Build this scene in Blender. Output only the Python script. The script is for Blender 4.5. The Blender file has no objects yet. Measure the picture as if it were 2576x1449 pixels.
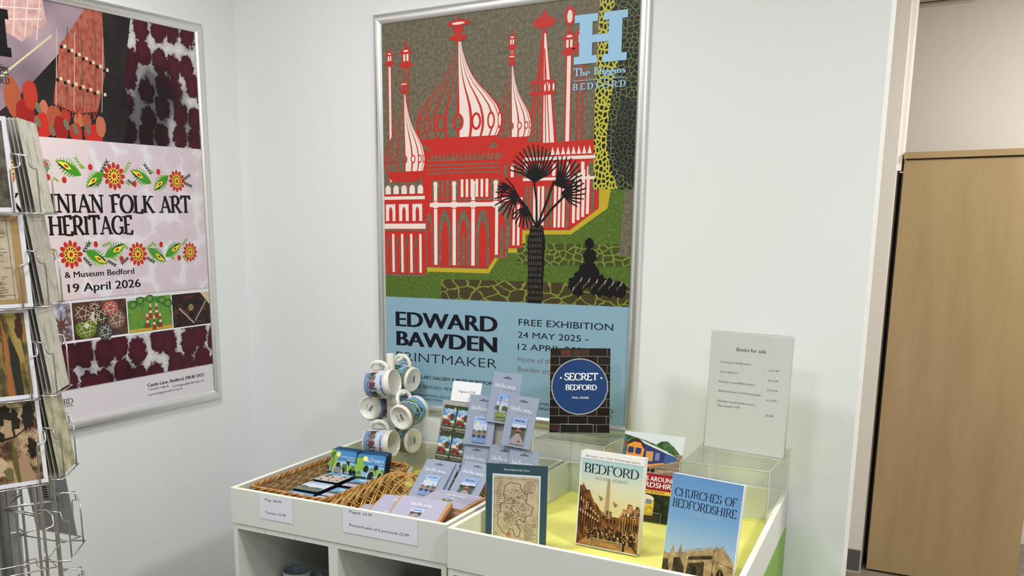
import bpy, math, random
from mathutils import Vector, Matrix
from mathutils.geometry import tessellate_polygon
PI = math.pi
random.seed(7)
scene = bpy.context.scene
COL = scene.collection

# ---------------------------------------------------------------- camera
F_PX, CX, CY = 2390.35, 1085.6, 1059.5
YAW, PITCH, ROLL = -.5501, -.2102, -.0064
fw = Vector((math.sin(YAW)*math.cos(PITCH), math.cos(YAW)*math.cos(PITCH), math.sin(PITCH)))
r0 = Vector((math.cos(YAW), -math.sin(YAW), 0))
u0 = r0.cross(fw)
rt = math.cos(ROLL)*r0 + math.sin(ROLL)*u0
up = -math.sin(ROLL)*r0 + math.cos(ROLL)*u0
cam_d = bpy.data.cameras.new('camera')
cam = bpy.data.objects.new('camera', cam_d)
COL.objects.link(cam)
m = Matrix.Identity(4)
for i in range(3):
    m[i][0], m[i][1], m[i][2] = rt[i], up[i], -fw[i]
m.translation = Vector((2.346, -2.5708, 1.4921))
cam.matrix_world = m
cam_d.sensor_width = 36
cam_d.lens = F_PX/2576*36
cam_d.shift_x = (1288-CX)/2576
cam_d.shift_y = (CY-724.5)/2576
cam_d.clip_start = .05
scene.camera = cam

# ---------------------------------------------------------------- world, exposure
w = bpy.data.worlds.new('world')
scene.world = w
w.use_nodes = True
w.node_tree.nodes['Background'].inputs[0].default_value = (.95, 1, .99, 1)
w.node_tree.nodes['Background'].inputs[1].default_value = .15
vs = scene.view_settings
vs.view_transform = 'Standard'
vs.look = 'None'
vs.gamma = 1
vs.exposure = -.1
vs.use_curve_mapping = False
scene.cycles.use_denoising = True
scene.cycles.max_bounces = 10
scene.cycles.transparent_max_bounces = 24

def area(name, loc, sx, sy, power, col):
    l = bpy.data.lights.new(name, 'AREA')
    l.shape = 'RECTANGLE'; l.size = sx; l.size_y = sy
    l.energy = power; l.color = col
    o = bpy.data.objects.new(name, l)
    COL.objects.link(o)
    o.location = loc
    return o
LIGHTS = [  # name, x, y, size, watts, colour
    ('main', 1.45, -2.35, .3, 17, (.98, 1, .99)),
    ('side', 3.15, -1.35, .3, 39, (.98, 1, .99)),
    ('wash', .75, -1.25, .3, 22.5, (1, 1, .99)),
    ('back', 3.1, -3.6, .3, 20, (.98, 1, .99)),
    ('far', 3.1, 1.2, .3, 43, (1, .98, .94)),
]
CEIL = 2.62
for n_, x_, y_, s_, p_, c_ in LIGHTS:
    area('lamp_'+n_, (x_, y_, CEIL-.022), s_, s_, p_, c_)

# ---------------------------------------------------------------- materials
MATS = {}
def mat(name, col, rough=.6, metal=0, spec=.5, emit=None, coat=0):
    if name in MATS: return MATS[name]
    mt = bpy.data.materials.new(name); mt.use_nodes = True
    b = mt.node_tree.nodes['Principled BSDF']
    b.inputs['Base Color'].default_value = (*col, 1)
    b.inputs['Roughness'].default_value = rough
    b.inputs['Metallic'].default_value = metal
    b.inputs['Specular IOR Level'].default_value = spec
    if coat:
        b.inputs['Coat Weight'].default_value = coat; b.inputs['Coat Roughness'].default_value = .12
    MATS[name] = mt
    return mt
def srgb(r, g, b):
    f = lambda c: (c/255/12.92) if c/255 <= .04045 else ((c/255+.055)/1.055)**2.4
    return (f(r), f(g), f(b))
def ink(r, g, b, gloss=.45):
    return mat('ink_%d_%d_%d' % (r, g, b), srgb(r, g, b), gloss, spec=.25)
class NT:
    def __init__(s, mt):
        s.t = mt.node_tree; s.b = s.t.nodes['Principled BSDF']
    def n(s, typ, **k):
        nd = s.t.nodes.new(typ)
        for a, v in k.items():
            if a.startswith('i_'):
                key = a[2:]
                key = int(key) if key.isdigit() else key.replace('_', ' ')
                nd.inputs[key].default_value = v
            else: setattr(nd, a, v)
        return nd
    def l(s, a, b): s.t.links.new(a, b)
def ramp(nt, src, stops, const=False):
    r = nt.n('ShaderNodeValToRGB')
    if const: r.color_ramp.interpolation = 'CONSTANT'
    e = r.color_ramp.elements
    while len(e) < len(stops): e.new(.5)
    for i, (p, c) in enumerate(stops):
        e[i].position = p; e[i].color = (*c, 1)
    nt.l(src, r.inputs[0])
    return r.outputs[0]
def uvsrc(nt, scale=(1, 1), warp=0, wscale=20):
    tc = nt.n('ShaderNodeTexCoord')
    mp = nt.n('ShaderNodeMapping')
    mp.inputs['Scale'].default_value = (scale[0], scale[1], 1)
    nt.l(tc.outputs['UV'], mp.inputs[0])
    o = mp.outputs[0]
    if warp:
        nz = nt.n('ShaderNodeTexNoise'); nz.inputs['Scale'].default_value = wscale; nz.inputs['Detail'].default_value = 3
        nt.l(tc.outputs['UV'], nz.inputs[0])
        sub = nt.n('ShaderNodeVectorMath', operation='SUBTRACT'); sub.inputs[1].default_value = (.5, .5, .5)
        nt.l(nz.outputs['Color'], sub.inputs[0])
        sc_ = nt.n('ShaderNodeVectorMath', operation='SCALE'); sc_.inputs['Scale'].default_value = warp
        nt.l(sub.outputs[0], sc_.inputs[0])
        ad = nt.n('ShaderNodeVectorMath', operation='ADD')
        nt.l(o, ad.inputs[0]); nt.l(sc_.outputs[0], ad.inputs[1])
        o = ad.outputs[0]
    return o
def noisemat(name, scale, stops, rough=.45, detail=4, sx=1, sy=1, const=False, warp=0, rghn=.6, spec=.25):
    """printed or painted surface of mottled colour"""
    if name in MATS: return MATS[name]
    mt = mat(name, (1, 1, 1), rough, spec=spec); nt = NT(mt)
    nz = nt.n('ShaderNodeTexNoise'); nz.inputs['Scale'].default_value = scale; nz.inputs['Detail'].default_value = detail
    nz.inputs['Roughness'].default_value = rghn
    nt.l(uvsrc(nt, (sx, sy), warp), nz.inputs[0])
    nt.l(ramp(nt, nz.outputs[0], stops, const), nt.b.inputs['Base Color'])
    return mt
def vormat(name, scale, feature, stops, rough=.45, warp=0, wscale=20, sx=1, sy=1, rand=1, const=False, shade=None):
    if name in MATS: return MATS[name]
    mt = mat(name, (1, 1, 1), rough, spec=.25); nt = NT(mt)
    v = nt.n('ShaderNodeTexVoronoi', feature=feature, voronoi_dimensions='2D'); v.inputs['Scale'].default_value = scale
    v.inputs['Randomness'].default_value = rand
    nt.l(uvsrc(nt, (sx, sy), warp, wscale), v.inputs[0])
    c = ramp(nt, v.outputs['Distance'], stops, const)
    if shade:
        nz = nt.n('ShaderNodeTexNoise'); nz.inputs['Scale'].default_value = shade[0]; nz.inputs['Detail'].default_value = 3
        nt.l(uvsrc(nt), nz.inputs[0])
        d = ramp(nt, nz.outputs[0], shade[1])
        mx = nt.n('ShaderNodeMix', data_type='RGBA', blend_type='MULTIPLY'); mx.inputs[0].default_value = 1
        nt.l(c, mx.inputs[6]); nt.l(d, mx.inputs[7]); c = mx.outputs[2]
    nt.l(c, nt.b.inputs['Base Color'])
    return mt
def clearmat(name, tint=(1, 1, 1), gloss=.1, rough=.03):
    """thin clear acrylic or film: transparent with a fresnel gloss"""
    if name in MATS: return MATS[name]
    mt = mat(name, tint, rough); nt = NT(mt); t = nt.t
    out = t.nodes['Material Output']
    tr = nt.n('ShaderNodeBsdfTransparent'); tr.inputs[0].default_value = (*tint, 1)
    gl = nt.n('ShaderNodeBsdfGlossy'); gl.inputs['Roughness'].default_value = rough
    fr = nt.n('ShaderNodeLayerWeight'); fr.inputs['Blend'].default_value = .5
    pw = nt.n('ShaderNodeMath', operation='POWER'); pw.inputs[1].default_value = 5; nt.l(fr.outputs['Facing'], pw.inputs[0])
    mn = nt.n('ShaderNodeMath', operation='MULTIPLY_ADD', use_clamp=True); mn.inputs[1].default_value = .85; mn.inputs[2].default_value = gloss
    nt.l(pw.outputs[0], mn.inputs[0])
    mx = nt.n('ShaderNodeMixShader'); nt.l(mn.outputs[0], mx.inputs[0]); nt.l(tr.outputs[0], mx.inputs[1]); nt.l(gl.outputs[0], mx.inputs[2])
    nt.l(mx.outputs[0], out.inputs[0])
    return mt
def bumpy(mt, scale, strength, dist=.001):
    nt = NT(mt); nz = nt.n('ShaderNodeTexNoise'); nz.inputs['Scale'].default_value = scale; nz.inputs['Detail'].default_value = 3
    tc = nt.n('ShaderNodeTexCoord'); nt.l(tc.outputs['Object'], nz.inputs[0])
    b = nt.n('ShaderNodeBump'); b.inputs['Strength'].default_value = strength; b.inputs['Distance'].default_value = dist
    nt.l(nz.outputs[0], b.inputs['Height']); nt.l(b.outputs[0], nt.b.inputs['Normal'])
    return mt

WALL = bumpy(mat('wall_paint', srgb(234, 237, 237), .55, spec=.3), 120, .12)
WALLW = bumpy(mat('wall_paint_warm', srgb(240, 234, 226), .6, spec=.3), 120, .1)
CEILM = mat('ceiling_tile', srgb(235, 235, 230), .9)
MEL = mat('white_melamine', srgb(222, 225, 220), .4)
MELI = mat('white_edge_band', srgb(246, 242, 226), .45)
GREEN = mat('green_laminate', srgb(120, 168, 66), .5)
YEL = mat('yellow_card', srgb(252, 246, 134), .6)
ALU = mat('brushed_aluminium', (.8, .8, .8), .36, 1)
CHROME = mat('chrome_wire', (.62, .61, .59), .25, 1)
WHITE = mat('white_paper', srgb(240, 240, 244), .55)
PAGES = noisemat('page_edges', 60, [(.3, srgb(215, 212, 205)), (.7, srgb(248, 247, 242))], .8, sy=30)
CERAM = mat('white_ceramic', srgb(240, 238, 230), .18, coat=.3)
BLACK = mat('black_print', (.012, .012, .015), .4, spec=.3)
CLEAR = clearmat('clear_acrylic', (.965, .972, .95), .03)
CLEAREDGE = mat('acrylic_edge', srgb(205, 210, 196), .2)
FILM = clearmat('clear_film', (.97, .98, .99), .04, .12)
WICK = noisemat('wicker_cane', 55, [(.3, srgb(128, 84, 40)), (.5, srgb(178, 128, 68)), (.75, srgb(214, 170, 104))], .5, spec=.4)
WICKP = noisemat('pale_cane', 45, [(.3, srgb(182, 138, 72)), (.55, srgb(218, 178, 108)), (.8, srgb(242, 214, 142))], .5, spec=.4)
WOOD = None

# ---------------------------------------------------------------- mesh building
class MB:
    def __init__(s):
        s.v = []; s.f = []; s.m = []; s.uv = []; s.mats = []; s.sm = []
    def mi(s, mt):
        if mt not in s.mats: s.mats.append(mt)
        return s.mats.index(mt)
    def face(s, pts, mt, uvs=None, smooth=False):
        b = len(s.v); s.v += [tuple(p) for p in pts]
        s.f.append(tuple(range(b, b+len(pts)))); s.m.append(s.mi(mt)); s.uv.append(uvs or [(p[0], p[2]) for p in pts]); s.sm.append(smooth)
    def idx(s, vs_, fs_, mt, smooth=False):
        b = len(s.v); s.v += [tuple(p) for p in vs_]; k = s.mi(mt)
        for f in fs_:
            s.f.append(tuple(b+i for i in f)); s.m.append(k); s.sm.append(smooth)
            s.uv.append([(vs_[i][0]+vs_[i][1], vs_[i][2]) for i in f])
    def box(s, a, b, mt, bev=0):
        x0, y0, z0 = a; x1, y1, z1 = b
        if bev:
            e = bev; P = []
            # chamfered box: 24 vertices
            for sx, X in ((0, x0), (1, x1)):
                for sy, Y in ((0, y0), (1, y1)):
                    for sz, Z in ((0, z0), (1, z1)):
                        dx = e if sx == 0 else -e; dy = e if sy == 0 else -e; dz = e if sz == 0 else -e
                        P += [(X, Y+dy, Z+dz), (X+dx, Y, Z+dz), (X+dx, Y+dy, Z)]
            def q(i, j, k, a_): return (i*4+j*2+k)*3+a_
            F = []
            for i in (0, 1): F.append([q(i, 0, 0, 0), q(i, 1, 0, 0), q(i, 1, 1, 0), q(i, 0, 1, 0)][::(-1 if i == 0 else 1)])
            for j in (0, 1): F.append([q(0, j, 0, 1), q(1, j, 0, 1), q(1, j, 1, 1), q(0, j, 1, 1)][::(1 if j == 0 else -1)])
            for k in (0, 1): F.append([q(0, 0, k, 2), q(1, 0, k, 2), q(1, 1, k, 2), q(0, 1, k, 2)][::(-1 if k == 0 else 1)])
            for i in (0, 1):
                for j in (0, 1): F.append([q(i, j, 0, 0), q(i, j, 1, 0), q(i, j, 1, 1), q(i, j, 0, 1)])
                for k in (0, 1): F.append([q(i, 0, k, 0), q(i, 1, k, 0), q(i, 1, k, 2), q(i, 0, k, 2)])
            for j in (0, 1):
                for k in (0, 1): F.append([q(0, j, k, 1), q(1, j, k, 1), q(1, j, k, 2), q(0, j, k, 2)])
            for i in (0, 1):
                for j in (0, 1):
                    for k in (0, 1): F.append([q(i, j, k, 0), q(i, j, k, 1), q(i, j, k, 2)])
            s.idx(P, F, mt); return
        P = [(x0, y0, z0), (x1, y0, z0), (x1, y1, z0), (x0, y1, z0), (x0, y0, z1), (x1, y0, z1), (x1, y1, z1), (x0, y1, z1)]
        s.idx(P, [(0, 3, 2, 1), (4, 5, 6, 7), (0, 1, 5, 4), (1, 2, 6, 5), (2, 3, 7, 6), (3, 0, 4, 7)], mt)
    def hexa(s, lo, hi, z0, z1, mt):
        """prism on a quad footprint (lists of (x,y))"""
        P = [(x, y, z0) for x, y in lo]+[(x, y, z1) for x, y in hi]
        n = len(lo)
        s.idx(P, [tuple(range(n))[::-1], tuple(range(n, 2*n))]+[(i, (i+1) % n, n+(i+1) % n, n+i) for i in range(n)], mt)
    def tube(s, pts, r, mt, n=6, closed=False, cap=True):
        pts = [Vector(p) for p in pts]; N = len(pts)
        if N < 2: return
        rings = []
        prev = None
        for i, p in enumerate(pts):
            if closed: t = pts[(i+1) % N]-pts[i-1]
            else: t = pts[min(i+1, N-1)]-pts[max(i-1, 0)]
            if t.length < 1e-9: t = Vector((0, 0, 1))
            t.normalize()
            if prev is None:
                a = Vector((0, 0, 1)) if abs(t.z) < .9 else Vector((1, 0, 0))
                a = (a-t*a.dot(t)).normalized()
            else:
                a = prev-t*prev.dot(t)
                a = a.normalized() if a.length > 1e-6 else t.orthogonal().normalized()
            prev = a; b = t.cross(a)
            rr = r[i] if isinstance(r, (list, tuple)) else r
            rings.append([p+(a*math.cos(2*PI*k/n)+b*math.sin(2*PI*k/n))*rr for k in range(n)])
        V = [q for rg in rings for q in rg]; Fc = []
        for i in range(N if closed else N-1):
            j = (i+1) % N
            for k in range(n):
                Fc.append((i*n+k, i*n+(k+1) % n, j*n+(k+1) % n, j*n+k))
        if not closed and cap: Fc += [tuple(range(n))[::-1], tuple(range((N-1)*n, N*n))]
        s.idx(V, Fc, mt, True)
    def lathe(s, prof, mt, n=32, origin=(0, 0, 0), axis=None, a0=0, a1=2*PI):
        """prof: (radius, height) list; axis: unit vector; closed turn by default"""
        ax = Vector(axis or (0, 0, 1)).normalized()
        e1 = ax.orthogonal().normalized(); e2 = ax.cross(e1); O = Vector(origin)
        full = abs(a1-a0-2*PI) < 1e-6; cols = n if full else n+1
        V = []
        for c in range(cols):
            a = a0+(a1-a0)*c/n; d = e1*math.cos(a)+e2*math.sin(a)
            V += [O+d*r+ax*h for r, h in prof]
        k = len(prof); Fc = []
        for c in range(n):
            d = (c+1) % cols
            for i in range(k-1):
                Fc.append((c*k+i, d*k+i, d*k+i+1, c*k+i+1))
        s.idx(V, Fc, mt, True)
    def build(s, name, parent=None, mw=None, link=True, auto=40):
        me = bpy.data.meshes.new(name)
        me.from_pydata([tuple(v) for v in s.v], [], s.f)
        for mt in s.mats: me.materials.append(mt)
        me.polygons.foreach_set('material_index', s.m)
        me.polygons.foreach_set('use_smooth', s.sm)
        ul = me.uv_layers.new(name='UVMap')
        fl = [c for f in s.uv for uv_ in f for c in uv_]
        ul.data.foreach_set('uv', fl)
        me.validate(clean_customdata=False)
        me.update()
        o = bpy.data.objects.new(name, me)
        COL.objects.link(o)
        if parent is not None: o.parent = parent
        if mw is not None: o.matrix_world = mw
        return o

def tag(o, label=None, cat=None, group=None, kind=None):
    if label: o['label'] = label
    if cat: o['category'] = cat
    if group: o['group'] = group
    if kind: o['kind'] = kind
    return o
def empty(name, mw, label, cat, group=None):
    o = bpy.data.objects.new(name, None); COL.objects.link(o)
    o.empty_display_size = .03
    o.matrix_world = mw
    return tag(o, label, cat, group)
def copy_tree(o, parent=None, mw=None):
    c = o.copy(); COL.objects.link(c)
    if parent is not None: c.parent = parent
    if mw is not None: c.matrix_world = mw
    for ch in [x for x in bpy.data.objects if x.parent == o and x != c]: copy_tree(ch, c)
    return c
def pose(X, yaw=0, lean=0, roll=0):
    """frame of a standing sheet: X = bottom left corner, local x right, z up the sheet, y into it"""
    ya, le, ro = map(math.radians, (yaw, lean, roll))
    U = Vector((math.cos(ya), math.sin(ya), 0)); B = Vector((-math.sin(ya), math.cos(ya), 0))
    V = math.cos(le)*Vector((0, 0, 1))+math.sin(le)*B
    U2 = math.cos(ro)*U+math.sin(ro)*V; V2 = -math.sin(ro)*U+math.cos(ro)*V
    Y = V2.cross(U2)
    M_ = Matrix.Identity(4)
    for i in range(3): M_[i][0], M_[i][1], M_[i][2], M_[i][3] = U2[i], Y[i], V2[i], X[i]
    return M_
def struct(name, b, label):
    o = b.build(name); return tag(o, label, 'room', kind='structure')

# ---------------------------------------------------------------- lettering
_tc = {}
def sans(ch_text, bold=0):
    key = (ch_text, bold)
    if key in _tc: return _tc[key]
    c = bpy.data.curves.new('t', 'FONT'); c.body = ch_text; c.size = 1; c.resolution_u = 3
    c.offset = bold; c.fill_mode = 'FRONT'
    o = bpy.data.objects.new('t', c); COL.objects.link(o)
    dg = bpy.context.evaluated_depsgraph_get(); dg.update()
    me = bpy.data.meshes.new_from_object(o.evaluated_get(dg))
    vs_ = [(v.co.x, v.co.y) for v in me.vertices]; fs_ = [tuple(p.vertices) for p in me.polygons]
    bpy.data.objects.remove(o); bpy.data.curves.remove(c); bpy.data.meshes.remove(me)
    _tc[key] = (vs_, fs_)
    return _tc[key]
CAP = None
def arc(cx, cy, rx, ry, a0, a1, n=14):
    return [(cx+rx*math.cos(math.radians(a0+(a1-a0)*i/n)), cy+ry*math.sin(math.radians(a0+(a1-a0)*i/n))) for i in range(n+1)]
def _bowl(y0, y1, rx, x=.15):
    m_ = (y0+y1)/2; r = (y1-y0)/2
    return [[(x, y1), (x+.2, y1)]+arc(x+.2, m_, rx, r, 90, -90)+[(x, y0)]]
SG = {  # serif capitals: width, strokes, serifs (x, y)
 'A': (.82, [[(.1, 0), (.42, 1)], [(.4, 1), (.74, 0)], [(.22, .34), (.62, .34)]], [(.1, 0), (.74, 0)]),
 'B': (.68, [[(.15, 0), (.15, 1)]]+_bowl(.52, 1, .22)+_bowl(0, .52, .26), [(.08, 0), (.08, 1)]),
 'C': (.8, [arc(.46, .5, .38, .5, 48, 312, 22), [(.72, .88), (.72, .7)], [(.72, .12), (.72, .22)]], []),
 'D': (.84, [[(.15, 0), (.15, 1)], [(.15, 1), (.34, 1)]+arc(.34, .5, .42, .5, 90, -90, 18)+[(.15, 0)]], [(.08, 0), (.08, 1)]),
 'E': (.66, [[(.15, 0), (.15, 1)], [(.15, 1), (.56, 1), (.58, .82)], [(.15, .52), (.46, .52)], [(.15, 0), (.6, 0), (.62, .2)]], [(.08, 0), (.08, 1)]),
 'F': (.62, [[(.15, 0), (.15, 1)], [(.15, 1), (.56, 1), (.58, .82)], [(.15, .5), (.46, .5)]], [(.15, 0), (.08, 1)]),
 'G': (.86, [arc(.46, .5, .38, .5, 48, 320, 22), [(.72, .88), (.72, .7)], [(.74, .1), (.74, .42)]], [(.7, .42)]),
 'H': (.88, [[(.16, 0), (.16, 1)], [(.72, 0), (.72, 1)], [(.16, .52), (.72, .52)]], [(.16, 0), (.16, 1), (.72, 0), (.72, 1)]),
 'I': (.36, [[(.18, 0), (.18, 1)]], [(.18, 0), (.18, 1)]),
 'J': (.4, [[(.22, 1), (.22, 0), (.12, -.2), (0, -.22)]], [(.22, 1)]),
 'K': (.78, [[(.15, 0), (.15, 1)], [(.15, .42), (.62, 1)], [(.32, .58), (.72, 0)]], [(.15, 0), (.15, 1), (.62, 1), (.72, 0)]),
 'L': (.64, [[(.15, 0), (.15, 1)], [(.15, 0), (.58, 0), (.6, .22)]], [(.15, 1), (.08, 0)]),
 'M': (1., [[(.12, 0), (.16, 1)], [(.16, 1), (.49, .05)], [(.49, .05), (.82, 1)], [(.82, 1), (.88, 0)]], [(.12, 0), (.1, 1), (.88, 0), (.88, 1)]),
 'N': (.86, [[(.14, 0), (.14, 1)], [(.14, 1), (.7, 0)], [(.7, 0), (.7, 1)]], [(.14, 0), (.08, 1), (.7, 1)]),
 'O': (.9, [arc(.45, .5, .38, .5, 90, 450, 28)], []),
 'P': (.66, [[(.15, 0), (.15, 1)]]+_bowl(.46, 1, .26), [(.15, 0), (.08, 1)]),
 'R': (.74, [[(.15, 0), (.15, 1)]]+_bowl(.48, 1, .24)+[[(.36, .48), (.7, 0)]], [(.15, 0), (.08, 1), (.7, 0)]),
 'S': (.58, [arc(.3, .75, .2, .25, 35, 250, 12)+arc(.28, .26, .24, .26, 75, -150, 14), [(.47, .9), (.47, .76)], [(.06, .12), (.06, .26)]], []),
 'T': (.76, [[(.38, 0), (.38, 1)], [(.05, .82), (.07, 1), (.69, 1), (.71, .82)]], [(.38, 0)]),
 'U': (.8, [[(.15, 1), (.15, .34)]+arc(.4, .34, .25, .34, 180, 360)+[(.65, 1)]], [(.15, 1), (.65, 1)]),
 'W': (1.1, [[(.08, 1), (.34, 0)], [(.34, 0), (.55, .85)], [(.55, .85), (.8, 0)], [(.8, 0), (1.02, 1)]], [(.08, 1), (1.02, 1)]),
 'h': (.58, [[(.13, 0), (.13, .98)], [(.13, .36), (.25, .48), (.36, .46), (.43, .34), (.43, 0)]], [(.13, 0), (.43, 0)]),
 'e': (.5, [[(.08, .28), (.42, .28)]+arc(.25, .26, .18, .24, 5, 310, 16)], []),
 'i': (.28, [[(.14, 0), (.14, .48)], [(.14, .68), (.14, .76)]], [(.14, 0), (.1, .48)]),
 'g': (.52, [arc(.24, .32, .16, .16, 0, 360, 14), arc(.25, -.12, .2, .13, 0, 360, 14), [(.14, .17), (.1, .06), (.3, .02)], [(.36, .44), (.48, .48)]], []),
 'n': (.58, [[(.13, 0), (.13, .48)], [(.13, .36), (.25, .48), (.36, .46), (.43, .34), (.43, 0)]], [(.13, 0), (.43, 0), (.1, .48)]),
 's': (.42, [arc(.21, .36, .12, .12, 40, 250, 8)+arc(.2, .13, .14, .13, 75, -150, 8)], []),
 ' ': (.42, [], []), '&': (.8, [arc(.34, .8, .16, .18, -60, 240, 14)+[(.7, 0)], arc(.32, .26, .24, .27, 110, 380, 14)], []),
}
HG = {  # plain handwriting
 't': (.34, [[(.17, .9), (.14, .1), (.24, 0), (.3, .06)], [(.02, .62), (.34, .66)]]),
 'a': (.42, [arc(.2, .25, .16, .22, 40, 330, 12), [(.35, .46), (.34, .1), (.42, 0)]]),
 'b': (.42, [[(.08, 1), (.07, .05)], arc(.2, .22, .14, .2, 150, -150, 12)]),
 'i': (.2, [[(.1, .46), (.09, .04), (.16, 0)], [(.11, .66), (.13, .7)]]),
 'h': (.44, [[(.08, 1), (.07, 0)], [(.07, .28), (.18, .44), (.29, .4), (.31, .06), (.4, 0)]]),
 'm': (.64, [[(.06, .46), (.06, 0)], [(.06, .28), (.15, .44), (.24, .42), (.26, 0)], [(.26, .28), (.36, .44), (.46, .42), (.49, .04), (.58, 0)]]),
 'r': (.3, [[(.07, .46), (.07, 0)], [(.07, .26), (.16, .42), (.28, .42)]]),
 'y': (.4, [[(.05, .46), (.1, .12), (.2, .06), (.32, .16)], [(.34, .46), (.3, .06), (.18, -.4), (.02, -.46)]]),
 ' ': (.3, []),
}
def ribbon(pts, wfun):
    """quads following a polyline, width by direction"""
    out = []; n = len(pts); L = []; R_ = []
    closed = n > 3 and abs(pts[0][0]-pts[-1][0])+abs(pts[0][1]-pts[-1][1]) < 1e-6
    for i in range(n):
        def sg(a, b):
            dx, dy = b[0]-a[0], b[1]-a[1]; l = math.hypot(dx, dy) or 1
            return dx/l, dy/l
        if closed: d1 = sg(pts[i-1] if i else pts[-2], pts[i]); d2 = sg(pts[i], pts[i+1] if i < n-1 else pts[1])
        else:
            d1 = sg(pts[i-1], pts[i]) if i else sg(pts[0], pts[1]); d2 = sg(pts[i], pts[i+1]) if i < n-1 else d1
        dx, dy = d1[0]+d2[0], d1[1]+d2[1]; l = math.hypot(dx, dy)
        if l < .2: dx, dy = d2; l = 1
        dx /= l; dy /= l
        c = max(.55, abs(dx*d2[0]+dy*d2[1]))
        w_ = wfun(dx, dy)/2/c
        L.append((pts[i][0]-dy*w_, pts[i][1]+dx*w_)); R_.append((pts[i][0]+dy*w_, pts[i][1]-dx*w_))
    for i in range(n-1): out.append([R_[i], R_[i+1], L[i+1], L[i]])
    return out
def glyphs(text, style, thick=.13, thin=.05, ser=.11, sp=0):
    T = SG if style == 'serif' else HG
    x = 0; polys = []
    for ch in text:
        g = T.get(ch) or T.get(ch.upper())
        if g is None: x += .4; continue
        if style == 'serif':
            def wf(dx, dy):
                v_ = abs(dy)
                if dx*dy > 0 and abs(dx) > .2 and v_ < .985: return thin*1.15 if v_ > .7 else thin+(thick-thin)*v_*.6
                return thin+(thick-thin)*v_**1.3
            for st in g[1]:
                if len(st) > 8: f_ = lambda dx, dy: thin+(thick*1.08-thin)*abs(dy)**1.5
                else: f_ = wf
                # upright strokes of N and the first leg of M, A are hairlines
                if (ch == 'N' and abs(st[0][0]-st[-1][0]) < .02): f_ = lambda dx, dy: thin*1.2
                polys += [[(x+a, b) for a, b in q] for q in ribbon(st, f_)]
            for sx, sy in g[2]:
                k = .02 if sy > .5 else -.02
                y0 = sy-thin*(1 if sy > .9 or .4 < sy < .5 else 0); y0 = sy-thin if sy > .4 else sy
                polys.append([(x+sx-ser-thick/3, y0), (x+sx+ser+thick/3, y0), (x+sx+ser+thick/3, y0+thin), (x+sx-ser-thick/3, y0+thin)])
        else:
            for st in g[1]:
                polys += [[(x+a+b*.12, b) for a, b in q] for q in ribbon(st, lambda dx, dy: thick)]
        x += g[0]+sp
    return polys, x-sp

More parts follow.
